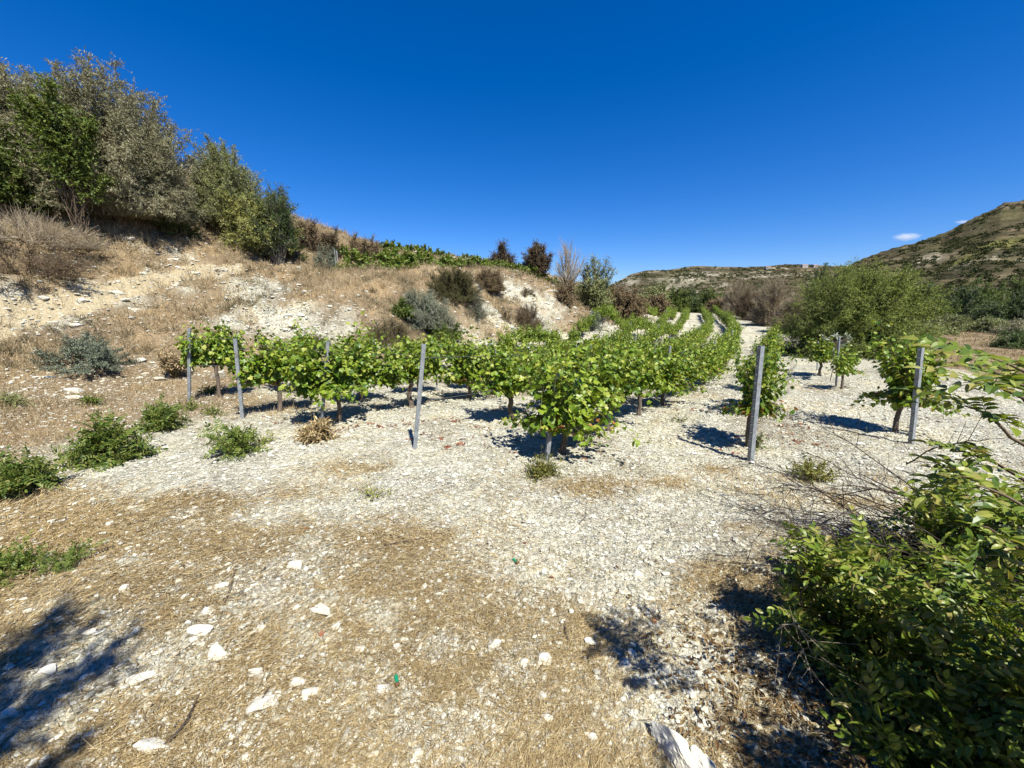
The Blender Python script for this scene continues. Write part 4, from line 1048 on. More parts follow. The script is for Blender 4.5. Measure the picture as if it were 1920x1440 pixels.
ROWN = ['leftmost row', 'second row from the left', 'third row from the left', 'row behind the leaning bare post', 'long middle row']
P_ROW = [(355, 755, 355, 615), (455, 785, 441, 635), (603, 797, 615, 640), (778, 842, 795, 645), (1025, 862, 1045, 700)]
LAB = ['bare end post of the leftmost row, beside the tallest vine shoot', 'slightly tilted end post of the second row from the left',
       'end post half hidden by leaves at the front of the third row', 'tall bare post leaning right, standing alone in front of its row', 'end post at the front of the long middle row, weeds at its foot']
V_FIRST = [(418, 748), (522, 770), (642, 797), (955, 786), (1052, 850)]
ORD = ['first', 'second', 'third', 'fourth', 'fifth', 'sixth', 'seventh', 'eighth', 'ninth', 'tenth']
VSP = 1.30
rows = []
mid_posts = 0
for k in range(5):
    po, g, top = photo_post(*P_ROW[k], LAB[k], r=.027)
    row = Row(g[:2]); rows.append(row)
    q0 = row.proj(g[:2])
    qv = row.proj(gp(*V_FIRST[k])[:2])
    qs = [qv]
    if k == 0: qs.append(qv + 1.6)
    while row.at(qs[-1])[1] < 60 - (4 - k) * 1.5 and len(qs) < 56:
        qs.append(qs[-1] + VSP * RNG.uniform(.93, 1.07) * (1.22 if k < 4 and len(qs) < 4 else 1))
    for i, q in enumerate(qs):
        p = row.at(q)
        sc = 1.12 if i < 3 else RNG.uniform(.95, 1.1)
        if k < 3 and i > 2: sc *= .98
        if i < 10:
            lb = {0: 'grapevine at the very front of the ' + ROWN[k]}.get(i, f'{ORD[i]} grapevine from the front in the ' + ROWN[k])
            grp = 'grapevines in the trellised rows'
        else:
            lb = f'far green grapevine in the continuous hedge of the ' + ROWN[k]
            grp = 'far grapevines in the ' + ROWN[k]
        kk = {(4, 0): 2, (4, 1): 0, (2, 0): 0, (1, 0): 4, (0, 0): 1, (3, 0): 5}.get((k, i))
        if (k, i) == (4, 0): sc = 1.08
        if (k, i) == (0, 0): sc = (1.0, .9, 1.32)
        if (k, i) == (2, 0): sc = 1.22
        an = row.ang(q) + (math.pi if RNG.uniform() < .5 else 0)
        put_vine(p[0] + RNG.normal(0, .03), p[1] + RNG.normal(0, .03), an, lb, grp, kk, sc, None, 1.0 if i < 5 else (.85 if i < 12 else .62))
    # intermediate posts
    j = 0
    q = q0 + 4.4
    pts_w = [top]
    while row.at(q)[1] < 58:
        p = row.at(q); z = hz(p[0], p[1])
        tp = (p[0] + RNG.normal(0, .03), p[1] + RNG.normal(0, .03), z + 1.28 + RNG.normal(0, .04))
        lb = f'{ORD[j + 1]} post back from the end post of the ' + ROWN[k] if j < 6 else 'thin far post half buried in leaves along the ' + ROWN[k]
        make_post((p[0], p[1], z), tp, lb, r=.02, group='metal posts of the vineyard trellis' if j < 6 else 'far posts of the ' + ROWN[k])
        pts_w.append(np.array(tp)); j += 1; q += 5.2
    for hgt, nm in ((.62, 'lower'), (.15, 'upper')):
        W = np.array(pts_w[:6]) - np.array([0, 0, 1.28 * hgt])
        o = obj('trellis_wire', mesh_of('trellis_wire', [tubes(W[None], np.full((1, len(W)), .0040), 4)], M['blackwire']))
        tag(o, f'{nm} trellis wire strung between the posts of the ' + ROWN[k], 'wire', 'trellis wires')

# short row on the right of the long one
g4, t4 = photo_post(1407, 865, 1427, 648, 'thick end post of the short row, in front of its leafy vine', r=.032)[1:]
pts = [(1402, 838), (1415, 770), (1425, 731), (1431, 707), (1436, 691), (1440, 679), (1443, 670)]
lbs = ['front vine of the short row, yellowing leaves at its foot'] + [f'{ORD[i]} grapevine from the front in the short row' for i in range(1, 7)]
P4 = [gp(*p) for p in pts]
for i, g in enumerate(P4):
    dv = (P4[min(i + 1, 6)] - P4[max(i - 1, 0)])
    put_vine(g[0] + .02, g[1], math.atan2(dv[1], dv[0]), lbs[i], 'grapevines of the short row', 6 if i == 0 else (6 if i % 2 == 0 else 3), (.95, .8, .98) if i else (.9, .85, .95))
# short right-hand row
g5, t5 = photo_post(1708, 833, 1727, 652, 'round-topped end post of the right-hand row, reddish leaves at its side', r=.030)[1:]
g = gp(1680, 812); put_vine(g[0] + .03, g[1], math.atan2(.75, .7), 'large full grapevine with a bent trunk at the front of the right-hand row', 'grapevines of the right-hand row', 7, (1.0, .95, 1.0))
g = gp(1577, 730); put_vine(g[0], g[1], .8, 'small low grapevine second in the right-hand row', 'grapevines of the right-hand row', 4, (.75, .8, .8))
g = gp(1538, 705); put_vine(g[0], g[1], .8, 'grapevine third in the right-hand row, under the pale drooping leaves', 'grapevines of the right-hand row', 5, (.85, .9, .95))
photo_post(1567, 726, 1574, 632, 'thin dark stake between the two small vines of the right-hand row', r=.018)
g6 = photo_post(1532, 694, 1534, 640, 'thin stake furthest back in the right-hand row', r=.016)[1]
# pale drooping plant above the third vine
def pale_plant():
    g = gp(1556, 716); rng = np.random.default_rng(3)
    e = empty('tall_plant', (g[0], g[1], g[2] - .05), 'tall plant with pale drooping leaves among the small right-hand vines', 'plant')
    top = 1.42
    P = np.array([[0, 0, 0], [.03, 0, .5], [-.02, 0, 1.0], [.04, 0, top]])
    T = [P]
    for k in range(9):
        a = rng.uniform(0, 6.28); z = rng.uniform(.95, 1.3); L = rng.uniform(.25, .5)
        d = np.array([math.cos(a), math.sin(a) * .6, rng.uniform(.2, .7)])
        T.append(np.array([[0, 0, z], [0, 0, z] + d * L * .4, [0, 0, z] + d * L * .75, [0, 0, z - .04] + d * L]))
    T = np.array(T)
    obj('stem', mesh_of('stem', [tubes(T, np.array([[.012, .009, .007, .004]] * len(T)), 5)], M['twig_brown'], True), e)
    n = 120; ti = rng.integers(0, len(T), n); s = rng.uniform(.5, 1, n); k0 = np.minimum((s * 3).astype(int), 2); fr = (s * 3 - k0)[:, None]
    lp = T[ti, k0] * (1 - fr) + T[ti, k0 + 1] * fr
    f = norm(rng.normal(0, .6, (n, 3)) + np.array([0, 0, -.5]))
    obj('foliage', mesh_of('foliage', [scatter(oval_t(.45), lp, frames(f, rng.normal(size=(n, 3))), rng.uniform(.08, .15, n))], M['mullein']), e)
pale_plant()

# ---- sprawling vines on the upper terrace
def bush_vine(seed):
    rng = np.random.default_rng(seed)
    br, lf = shrub_geo(rng, .85, .75, .85, n_stem=26, n_twig=150, per=6, leaf=.12, tmpl=T_VINE, tl=.3, sr=.015, tr=.006, lump=.35, low=-.1, spread=.15)
    e = bpy.data.objects.new('bush_vine', None); C.objects.link(e)
    obj('branches', mesh_of('branches', br, M['stem_green'], True), e); obj('foliage', mesh_of('foliage', lf, M['vine_up']), e)
    return e
BV = [bush_vine(300 + i) for i in range(3)]; bv_used = set()
def put_bv(x, y, sc, label, group):
    k = int(RNG.integers(0, 3)); loc = (x, y, hz(x, y) - .12); rz = RNG.uniform(0, 6.28)
    if k not in bv_used:
        bv_used.add(k); e = BV[k]; e.location = loc; e.rotation_euler = (0, 0, rz); e.scale = (sc,) * 3
        tag(e, label, 'grapevine', group)
    else: e = dup(BV[k], loc, rz, sc, label, group); e['category'] = 'grapevine'
# front line of the terrace: follows the crest from (640,480) to (1000,510); second line climbs to the skyline
line1 = [(635, 492, 20.3), (700, 496, 21.8), (760, 500, 23.6), (820, 503, 26.0), (880, 506, 28.6), (940, 509, 31.0), (1000, 514, 33)]
for row_i, (dy, lbl) in enumerate([(0, 'low sprawling vine on the terrace edge above the bank'), (1.7, 'low sprawling vine in the second line of the terrace above the bank')]):
    U = np.linspace(636, 1030, 25 - row_i * 7)
    for u in U:
        y = np.interp(u, [t[0] for t in line1], [t[2] for t in line1]) + dy + RNG.normal(0, .15)
        a = ray(u, 490)[0]
        put_bv(a * y, y, RNG.uniform(.6, 1.0), lbl, 'terrace vines, line %s' % ('one' if row_i == 0 else 'two'))
for u in np.linspace(722, 1010, 26):
    y = np.interp(u, [700, 800, 900, 1000], [28, 32, 36.5, 39.5]) + RNG.normal(0, .2)
    a = ray(u, 480)[0]
    put_bv(a * y, y, RNG.uniform(.65, .95), 'small vine in the line along the skyline above the terrace', 'terrace vines on the skyline')
for u in np.linspace(1040, 1075, 4):
    y = 35.5 + RNG.normal(0, .2); a = ray(u, 500)[0]
    put_bv(a * y, y, .9, 'terrace vine beside the leafless tree at the right end of the terrace', 'terrace vines by the leafless tree')
for ub, ut, vt, yy, lb in ((629, 628, 466, 20.0, 'thin pale pole at the left end of the terrace, left one of two'), (633, 632, 470, 20.6, 'thin pale pole at the left end of the terrace, right one of two')):
    x = ray(ub, 490)[0] * yy; z = hz(x, yy); tp = at(ut, vt, yy); tp[0] = x
    make_post((x, yy, z), tp, lb, r=.025, group='thin poles at the terrace end', name='pole')

# ------------------------------------------------------------------ small wild plants on the chalk
def weed(u0, u1, vb, vt, label, seed, mat='pist_low', tmpl=None, leaf=.18, name='wild_shrub', n_stem=30, n_twig=110, per=4, **kw):
    um = (u0 + u1) / 2; g = gp(um, vb - 6)
    y = g[1] + .1
    a0, a1 = ray(u0, vb)[0], ray(u1, vb)[0]
    rx = max(.05, (a1 - a0) * y / 2 * .58); h = max(.06, (CAM_H + ray(um, vt)[1] * (y + rx * .5) - g[2]) * .74)
    kk = dict(n_stem=n_stem, n_twig=n_twig, per=per, leaf=leaf, tmpl=tmpl or T_PIN_S, tl=.20, sr=.006, tr=.002, spread=.35, low=.05, lump=.5, branch='stem_green', flat=.6, szr=.5, up=.35)
    kk.update(kw)
    return plant(name, label, 'shrub', g[0], g[1] + rx * .45, g[2], rx, h, mat, seed, ry=rx * .85, sink=.02, **kk)
weed(100, 248, 880, 785, 'bushy dark green wild shrub on the chalk, largest of the low ones at left', 400, n_stem=40, n_twig=140, leaf=.19)
weed(252, 342, 815, 757, 'low green wild shrub just behind the largest one', 401, n_stem=30, n_twig=105, leaf=.165)
weed(400, 484, 860, 795, 'small dark green wild shrub alone on the chalk right of the pair', 402, leaf=.15, n_twig=80)
weed(-60, 72, 935, 858, 'dark green wild shrub cut by the left edge', 403, n_twig=95, leaf=.18)
weed(-40, 50, 1100, 1050, 'low green sprig at the left edge near the big shadow', 404, n_twig=60, leaf=.11, n_stem=20)
weed(85, 130, 1075, 1040, 'tiny green sprig between straw at lower left', 405, n_twig=24, leaf=.08, n_stem=10)
weed(985, 1045, 900, 852, 'yellow-green weed at the foot of the front post of the middle row', 406, mat='yellowish', tmpl=T_NARROW, leaf=.045, n_twig=150, per=9, name='weed')
weed(1492, 1562, 912, 850, 'sparse yellowish sapling on the chalk between the short row and the bare branches', 407, mat='yellowish', tmpl=T_OVAL, leaf=.035, n_twig=120, per=6, name='sapling')
weed(340, 368, 775, 752, 'small green weed at the foot of the leftmost post', 408, tmpl=T_OVAL, leaf=.035, n_twig=90, per=6, name='weed')
weed(390, 412, 785, 764, 'tiny green weed between the two left end posts', 409, tmpl=T_OVAL, leaf=.035, n_twig=60, per=6, name='weed')
weed(155, 182, 765, 742, 'small green tuft right of the pair of white blocks', 410, tmpl=T_OVAL, leaf=.04, n_twig=80, per=6, name='weed')
weed(2, 40, 768, 738, 'olive tuft at the left edge below the slope', 411, mat='olive', tmpl=T_NARROW, leaf=.05, n_twig=120, per=7, name='weed')
weed(484, 506, 838, 818, 'tiny pale green weed right of the small lone shrub', 412, mat='olive_y', tmpl=T_OVAL, leaf=.03, n_twig=60, per=5, name='weed')
weed(1404, 1432, 845, 812, 'small green shoot at the foot of the short row', 413, tmpl=T_OVAL, leaf=.035, n_twig=50, per=5, name='weed')
weed(680, 716, 942, 925, 'tiny green weed alone in the middle of the chalk', 414, mat='olive_y', tmpl=T_OVAL, leaf=.03, n_twig=40, per=4, name='weed')
weed(375, 420, 745, 712, 'green weeds under the first vine at left', 415, mat='midgreen', tmpl=T_OVAL, leaf=.04, n_twig=110, per=5, name='weed')
weed(1262, 1290, 800, 785, 'flat green weed on the chalk beside the long middle row', 416, mat='midgreen', tmpl=T_OVAL, leaf=.03, n_twig=40, per=4, name='weed')
weed(558, 618, 835, 790, 'tuft of dry golden grass at the front of the third row', 417, mat='straw', tmpl=T_NARROW, leaf=.08, n_twig=260, per=8, name='grass_tuft')
weed(280, 360, 720, 640, 'tall dry grass clump at the bank foot left of the leftmost post', 418, mat='drygrass', tmpl=T_NARROW, leaf=.10, n_twig=200, per=8, name='grass_tuft', up=1.2, low=.5)

# ------------------------------------------------------------------ the big shrub in the right foreground
fk = dict(cat='shrub', branch='stem_green')
def near_shrub(name, label, x, y, rx, ry, h, seed, n_stem, n_twig, per=4, leaf=.165, tm=None, **kw):
    d = dict(n_stem=n_stem, n_twig=n_twig, per=per, leaf=leaf, tmpl=tm or T_PIN, tl=.24, sr=.009, tr=.0028, spread=.35, low=-.05, lump=.3, K=4, flat=1.0, szr=.3, branch='twig_brown')
    d.update(kw)
    return plant(name, label, 'shrub', x, y, hz(x, y), rx, h, 'pist', seed, ry=ry, **d)
near_shrub('leafy_shrub', 'dark green low shrub with feathered leaves at lower right', 2.32, 1.80, .80, .62, .66, 500, 50, 250)
near_shrub('leafy_shrub', 'leafy shrub filling the lower right corner', 2.05, 1.15, .60, .45, .58, 501, 40, 180)
tall = near_shrub('leafy_shrub', 'tall leafy branches leaning in over the right edge of the view', 2.46, .72, .82, .60, 1.75, 502, 46, 280, tl=.34, leaf=.15, crown0=.1, lean=(-.05, .1))
near_shrub('leafy_shrub', 'leafy shrub behind the bare thorny branches at the right edge', 3.55, 2.15, 1.0, .8, 1.25, 503, 50, 420, tl=.3)
near_shrub('leafy_shrub', 'upright leafy sprig sticking up beside the bare branches', 1.72, 1.98, .16, .14, .80, 504, 9, 34, tl=.14, low=.45, leaf=.14, lump=.2)

def sprays(root, lst, seed):
    rng = np.random.default_rng(seed); o = np.array(root.location); br, pos, F_, N_ = [], [], [], []
    for (a, b, ya, yb) in lst:
        A, B = at(a[0], a[1], ya * .74), at(b[0], b[1], yb * .74); t = np.linspace(0, 1, 9)[:, None]
        P = A + (B - A) * t; P[:, 2] += .03 * np.sin(t[:, 0] * 2.6); P += np.cumsum(rng.normal(0, .004, P.shape), 0)
        br.append(P - o); d = norm(np.gradient(P, axis=0))
        for k in range(8):
            s_ = rng.uniform(.15, 1.0) * 8; i = min(int(s_), 7); p = P[i] * (1 - s_ + i) + P[i + 1] * (s_ - i)
            sd_ = norm(np.cross(d[i], [0, 0, 1])[None])[0] * (1 if k % 2 else -1)
            pos.append(p - o); F_.append(d[i] * .7 + sd_ * .7 + rng.normal(0, .25, 3)); N_.append(np.array([0, -.25, 1]) + rng.normal(0, .3, 3))
    obj('branches', mesh_of('branches', [tubes(np.array(br), np.array([np.linspace(.006, .002, 9)] * len(br)), 5)], M['twig_brown'], True), root)
    obj('foliage', mesh_of('foliage', [scatter(T_PIN, np.array(pos), frames(np.array(F_), np.array(N_)), rng.uniform(.09, .15, len(pos)))], M['pist']), root)
sprays(tall, [((1970, 800), (1835, 712), 1.5, 1.45), ((1960, 880), (1790, 765), 1.3, 1.35), ((1980, 930), (1775, 840), 1.35, 1.4), ((1960, 1010), (1790, 905), 1.2, 1.3),
              ((1990, 800), (1850, 720), 1.2, 1.2), ((1960, 1080), (1820, 990), 1.25, 1.3), ((2000, 760), (1850, 665), 1.35, 1.3), ((1990, 1000), (1830, 930), 1.1, 1.15)], 77)

def thorny():
    rng = np.random.default_rng(12)
    e = empty('bare_branches', (3.35, 2.5, hz(3.35, 2.5)), 'tangle of dark bare arching twigs in front of the chalk at right', 'bush')
    n = 74
    a = rng.uniform(math.radians(110), math.radians(245), n); L = rng.uniform(.6, 1.9, n)
    d = np.stack([np.cos(a), np.sin(a) * .8, rng.uniform(.15, 1.0, n)], -1)
    t = np.linspace(0, 1, 9)[None, :, None]
    st = rng.normal(0, .18, (n, 3)) * [1, 1, 0]
    P = st[:, None] + d[:, None] * L[:, None, None] * t
    P[..., 2] -= (t[..., 0] ** 2) * L[:, None] * rng.uniform(.2, .75, (n, 1))
    P += np.cumsum(rng.normal(0, .018, P.shape), axis=1)
    P[..., 2] = np.maximum(P[..., 2], .02)
    BR = [tubes(P, .0075 * (1 - .75 * t[..., 0]) * rng.uniform(.5, 1.3, (n, 1)), 5)]
    m = 1250; si = rng.integers(0, n, m); s = rng.uniform(.2, 1, m) * 8; k0 = np.minimum(s.astype(int), 7); fr = (s - k0)[:, None]
    p0 = P[si, k0] * (1 - fr) + P[si, k0 + 1] * fr
    dd = norm(norm(P[si, k0 + 1] - P[si, k0]) + rng.normal(0, .6, (m, 3))); l2 = rng.uniform(.08, .5, m)
    t4 = np.linspace(0, 1, 5)[None, :, None]
    Q = p0[:, None] + dd[:, None] * l2[:, None, None] * t4 + rng.normal(0, .02, (m, 5, 3)) * t4; Q[..., 2] -= (t4[..., 0] ** 2) * l2[:, None] * .2; Q[..., 2] = np.maximum(Q[..., 2], .01)
    obj('branches', mesh_of('branches', BR + [tubes(Q, .0032 * (1 - .6 * t4[..., 0]) * rng.uniform(.5, 1.2, (m, 1)), 3)], M['twig_dark'], True), e)
thorny()
def thick_branch(pa, pb, ya, yb, r, label, seed, name='dead_branch', mat='twig_dark'):
    rng = np.random.default_rng(seed)
    A, B = at(pa[0], pa[1], ya), at(pb[0], pb[1], yb)
    t = np.linspace(0, 1, 12)[:, None]
    P = A + (B - A) * t + np.cumsum(rng.normal(0, .008, (12, 3)), 0)
    P[:, 2] += .06 * np.sin(t[:, 0] * np.pi)
    parts = [tubes((P - A)[None], r * (1 - .75 * t[:, 0])[None], 6)]
    Q = []
    for k in range(12):
        i = rng.integers(1, 11); d = (B - A) / np.linalg.norm(B - A) * .4 + rng.normal(0, .5, 3); L = rng.uniform(.08, .3)
        Q.append(np.stack([P[i] - A + d * L * s for s in (0, .35, .7, 1)]))
    parts.append(tubes(np.array(Q), np.array([[r * .35, r * .3, r * .25, r * .15]] * len(Q)), 4))
    o = obj(name, mesh_of(name, parts, M[mat], True), None, tuple(A)); return tag(o, label, 'branch')
thick_branch((1850, 985), (1595, 900), 2.9, 3.0, .016, 'thick dark dead branch pointing left out of the bare tangle', 5)
thick_branch((1810, 1010), (1540, 968), 2.7, 2.6, .008, 'thin arching twig under the thick dead branch', 6)
thick_branch((1700, 870), (1900, 800), 3.0, 2.2, .006, 'thin bare twig rising to the right toward the leafy branches', 7)
# pale broken stems lying in the shade of the shrub
for i, (a_, b_, y1_, y2_) in enumerate([((1455, 1180), (1525, 1232), 1.75, 1.62), ((1500, 1232), (1548, 1290), 1.7, 1.5), ((1640, 1050), (1690, 1130), 2.1, 1.9)]):
    thick_branch(a_, b_, y1_, y2_, .004, ['pale thin stem lying left of the low leafy shrub', 'pale bent stem lower down in the shade of the shrub', 'pale bent stem under the bare twigs, among the leaves'][i], 30 + i, 'dead_stalk', 'twig_grey')

near_shrub('leafy_shrub', 'high leafy branches beside the viewpoint, known by their dark shade at lower right', 1.88, -.04, .62, .34, 2.5, 505, 36, 330, tl=.3, leaf=.17, crown0=.55, low=-.4)
# trees beside the viewpoint whose shade falls into the picture at lower left
plant('shade_tree', 'leafy tree beside the viewpoint, seen by its dark shadow at lower left', 'tree', -2.45, -1.55, 0, .74, 5.6, 'midgreen', 600, ry=.40, lean=(1.22, .2), branch='bark_grey', n_stem=36, n_twig=700, per=9, leaf=.07, tmpl=T_OVAL, tl=.3, sr=.03, crown0=.84, lump=.35, spread=.05, low=-.3, tmin=.7)

# ------------------------------------------------------------------ rocks, each one a thing
def rock(u, v, wpx, label, seed, flat=.55, elong=1.3, rz=None, mat='rock', name='rock', ns=_s3, hpx=None):
    g = gp(u, v); rng = np.random.default_rng(seed)
    dist = math.hypot(g[1], 0) ; depth = g[1] * math.cos(TH) + (CAM_H - g[2]) * math.sin(TH)
    W = wpx / F_PX * depth * .86
    V = angular(np.sign(ns[0]) * np.abs(ns[0]) ** .75, seed, 16, .72)
    V = V + norm(V) * (fbm(V[:, 0] * 4 + seed, V[:, 1] * 4 + V[:, 2] * 3, 3, seed)[:, None] - .5) * .10
    V = V * np.array([W / 1.5, W / 1.5 / elong, W / 1.5 * flat])
    a = rng.uniform(-.5, .5) if rz is None else rz
    V = V @ rot_z(np.array([-a]))[0]
    o = obj(name, mesh_of(name, [(V, ns[1])], M[mat], False), None, (g[0], g[1], g[2] + W * flat * .12))
    return tag(o, label, 'rock', 'loose white rocks')
R_ = [(600, 1145, 50, 'flat cream triangular rock on the straw left of centre', .35, 1.9), (495, 1318, 50, 'roundish white slab with a twig across it', .35, 1.1),
      (408, 1230, 46, 'long white slab tilted on the straw at lower left', .4, 1.9), (375, 1187, 50, 'thin pale flagstone above the long tilted slab', .3, 2.0),
      (285, 1405, 62, 'jagged long white rock at the bottom left', .4, 2.2), (550, 1065, 30, 'small wedge of white rock above the triangular one', .5, 1.6),
      (387, 1152, 26, 'small bright rock just below the thin upright twig', .5, 1.5), (1020, 1238, 38, 'bright white rock right of centre with a small one beside it', .5, 1.3),
      (928, 1212, 36, 'crumbling pale rock left of the bright white one', .4, 1.6), (715, 1296, 32, 'white rock just left of the green cartridge', .5, 1.1),
      (630, 1178, 20, 'small white rock right of the triangular rock', .6, 1.2), (984, 1242, 18, 'small upright white stone left of the bright white rock', .8, .9),
      (787, 1412, 22, 'white stone at the bottom edge left of centre', .6, 1.0), (1025, 1350, 24, 'white wedge stone low in the middle of the straw', .6, 1.3),
      (1107, 1382, 26, 'pale stone near the bottom, left of the big rock', .5, 1.3), (1018, 1308, 18, 'small round stone above the white wedge', .7, 1.0),
      (585, 1300, 32, 'white stone right of the roundish slab, nearer of the pair', .5, 1.3), (556, 1282, 32, 'white stone right of the roundish slab, farther of the pair', .5, 1.5),
      (270, 1272, 52, 'long pale rock at the edge of the big shadow', .35, 2.2), (235, 1108, 18, 'pale stone with a dark spot at the tip of the big shadow', .9, .9),
      (490, 1182, 22, 'small square white stone between the slabs at lower left', .6, 1.1), (478, 1262, 34, 'flat white stone in straw above the roundish slab', .4, 1.6),
      (1186, 1230, 22, 'white stone in the shade edge below the right twig', .7, 1.1), (1196, 1082, 24, 'pale stone in the straw right of centre', .5, 1.3),
      (1105, 1207, 26, 'white stone right of the upright dark stick', .6, 1.4), (745, 1215, 18, 'small white stone in the middle of the straw', .6, 1.1),
      (676, 1220, 20, 'round white stone above the green cartridge', .7, 1.0), (415, 1100, 26, 'white rock left of the thin upright twig', .5, 1.4),
      (1295, 1305, 24, 'grey-white stone lying in the dark shade at right', .7, 1.0), (1172, 1248, 22, 'shaded pale stone at the left tip of the right shadow', .6, 1.1),
      (640, 1085, 18, 'small white stone right of the wedge of rock', .5, 1.3), (15, 1340, 34, 'pale rock deep in the shadow at the left edge', .5, 1.3),
      (85, 1262, 36, 'dim pale rock in the big shadow at left', .5, 1.5), (168, 1190, 26, 'pale stone at the upper part of the big shadow', .5, 1.4)]
for i, (u, v, wp, lb, fl, el) in enumerate(R_): rock(u, v, wp, lb, 700 + i, fl, el, ns=_s2 if wp < 30 else _s3)
# blocks on the slope
for i, (u, v, wp, lb, fl, el) in enumerate([(138, 735, 30, 'white block at the slope foot, upper one of a stacked pair', .5, 1.6), (140, 748, 26, 'flat white block at the slope foot, lower one of the pair', .35, 1.5),
        (547, 616, 22, 'lone white block lying on the bank scree above the second row', .5, 1.8), (297, 712, 30, 'flat white stone at the bank foot, right one of two', .35, 2.0),
        (262, 710, 16, 'small flat white stone at the bank foot, left one of two', .4, 1.4), (410, 708, 26, 'pale block behind the trunk of the first vine', .7, 1.2),
        (140, 612, 22, 'white rock on the slope below the track', .45, 1.5), (50, 628, 20, 'pale rock on the lower slope near the left edge', .45, 1.5),
        (220, 552, 22, 'white rock at the edge of the slope track', .4, 1.8), (365, 514, 26, 'white rock where the track reaches the terrace', .35, 2.0),
        (325, 490, 22, 'white outcrop above the track', .35, 2.2), (245, 455, 24, 'pale outcrop under the huge grey bush', .35, 2.2), (407, 508, 20, 'pale flat rock right of the track top', .35, 2.2)]):
    rock(u, v, wp, lb, 760 + i, fl, el)
# the big foreground rock pair
def slab_rock(V, seed):
    r = np.random.default_rng(seed); V = V.copy()
    V = np.sign(V) * np.abs(V) ** .62
    for k in range(16):
        d = r.normal(size=3); d /= np.linalg.norm(d); c = r.uniform(.5, 1.0); e = V @ d - c
        V = V - np.where(e > 0, e * .96, 0)[:, None] * d
    for f_, a_ in ((2.2, .22), (6, .12), (15, .06)):
        V = V + norm(V) * ((fbm(V[:, 0] * f_ + V[:, 2] * f_ * .6 + seed, V[:, 1] * f_ + 7, 3, seed) + fbm(V[:, 1] * f_ - V[:, 2] * f_ * .8 + seed, V[:, 0] * f_ * .7 + V[:, 2] * f_, 3, seed + 5))[:, None] - 1.0) * a_
    return V
def big_rock(u, v, y, dims, rz, tilt, label, seed):
    V = slab_rock(_s5[0], seed)
    V = V * np.array(dims)
    g = gp(u, v)
    o = obj('boulder', mesh_of('boulder', [(V, _s5[1])], M['rock_near'], False), None, (g[0], g[1], g[2] + dims[2] * .55))
    o.rotation_euler = (tilt, 0.1, rz)
    tag(o, label, 'rock')
big_rock(1262, 1412, 0, (.062, .115, .065), .5, .1, 'big rough white rock at the bottom edge, ochre patch on top', 901)
big_rock(1312, 1450, 0, (.05, .06, .06), .3, 0, 'smaller white rock leaning against the big one at the bottom edge', 902)

# ------------------------------------------------------------------ dropped things and sticks
def shell(u, v, L, r, rz, label):
    g = gp(u, v)
    e = empty('cartridge', (g[0], g[1], g[2] + r * 1.3), label, 'cartridge', 'spent green cartridges')
    e.rotation_euler = (0, 0.06, rz)
    x = np.linspace(-L / 2, L / 2, 6)
    P = np.stack([x, 0 * x, 0 * x], -1)[None]
    obj('casing', mesh_of('casing', [tubes(P, np.full((1, 6), r), 14), tubes(P, np.full((1, 6), r * .86), 14)], M['shell'], True), e)
    x2 = np.array([-L / 2 - L * .16, -L / 2 - L * .14, -L / 2 - L * .13, -L / 2 + .002]); P2 = np.stack([x2, 0 * x2, 0 * x2], -1)[None]
    obj('base_cap', mesh_of('base_cap', [tubes(P2, np.array([[.0005, r * 1.15, r * 1.04, r * 1.04]]), 14)], M['brass'], True), e)
shell(744, 1282, .052, .0108, 2.0, 'green plastic cartridge lying in the straw near the bottom')
shell(966, 1056, .05, .0105, 2.2, 'small green cartridge farther up on the chalk')
def stick(pts, r, label, mat='twig_dark', z=.012):
    P = []
    for i, (u, v) in enumerate(pts):
        g = gp(u, v); P.append(g + [0, 0, z + (.015 if i % 2 else 0)])
    P = np.array(P); s = np.linspace(0, len(P) - 1, len(P) * 4)
    Q = np.stack([np.interp(s, range(len(P)), P[:, k]) for k in range(3)], -1)
    Q += np.random.default_rng(int(pts[0][0])).normal(0, .002, Q.shape)
    o = obj('stick', mesh_of('stick', [tubes((Q - Q[0])[None], np.linspace(r, r * .45, len(Q))[None], 6)], M[mat], True), None, tuple(Q[0]))
    tag(o, label, 'stick', 'dead sticks on the ground')
stick([(1067, 1210), (1060, 1190), (1057, 1165)], .008, 'short thick dark stick right of centre in the straw')
stick([(720, 1024), (780, 1018), (830, 1000)], .006, 'long grey stick lying across the chalk in the middle')
stick([(1085, 985), (1100, 973)], .006, 'short grey stick on the chalk above the green cartridge')
stick([(415, 1155), (432, 1110), (440, 1075), (475, 1060)], .004, 'thin reddish upright twig at left with a bend', 'twig_brown')
stick([(310, 1405), (350, 1365), (375, 1310)], .008, 'dark forked stick beside the jagged rock at bottom left')
stick([(480, 1340), (505, 1295)], .005, 'thin twig lying over the roundish slab')
stick([(320, 1240), (365, 1210)], .007, 'pale broken stalk beside the long tilted slab', 'twig_grey')
stick([(1175, 1262), (1250, 1255)], .006, 'pale straw stalk crossing the right-hand shadow', 'twig_grey')
stick([(798, 1290), (860, 1175)], .003, 'long thin brown twig right of the green cartridge', 'twig_brown')
stick([(1080, 1205), (1140, 1188), (1180, 1172)], .005, 'pale bent stalk right of the short dark stick', 'twig_grey')
stick([(296, 455), (316, 443)], .03, 'dark short pole lying on the slope grass under the huge grey bush', z=.1)

# ------------------------------------------------------------------ uncountable ground cover
def polar(n, amin, amax, r0, r1, seed):
    rng = np.random.default_rng(seed)
    th = np.arctan(rng.uniform(np.tan(amin) if amin > -1.5 else -14, np.tan(amax), n)) if False else rng.uniform(amin, amax, n)
    r = r0 * (r1 / r0) ** rng.uniform(0, 1, n)
    return np.sin(th) * r, np.cos(th) * r, r, rng

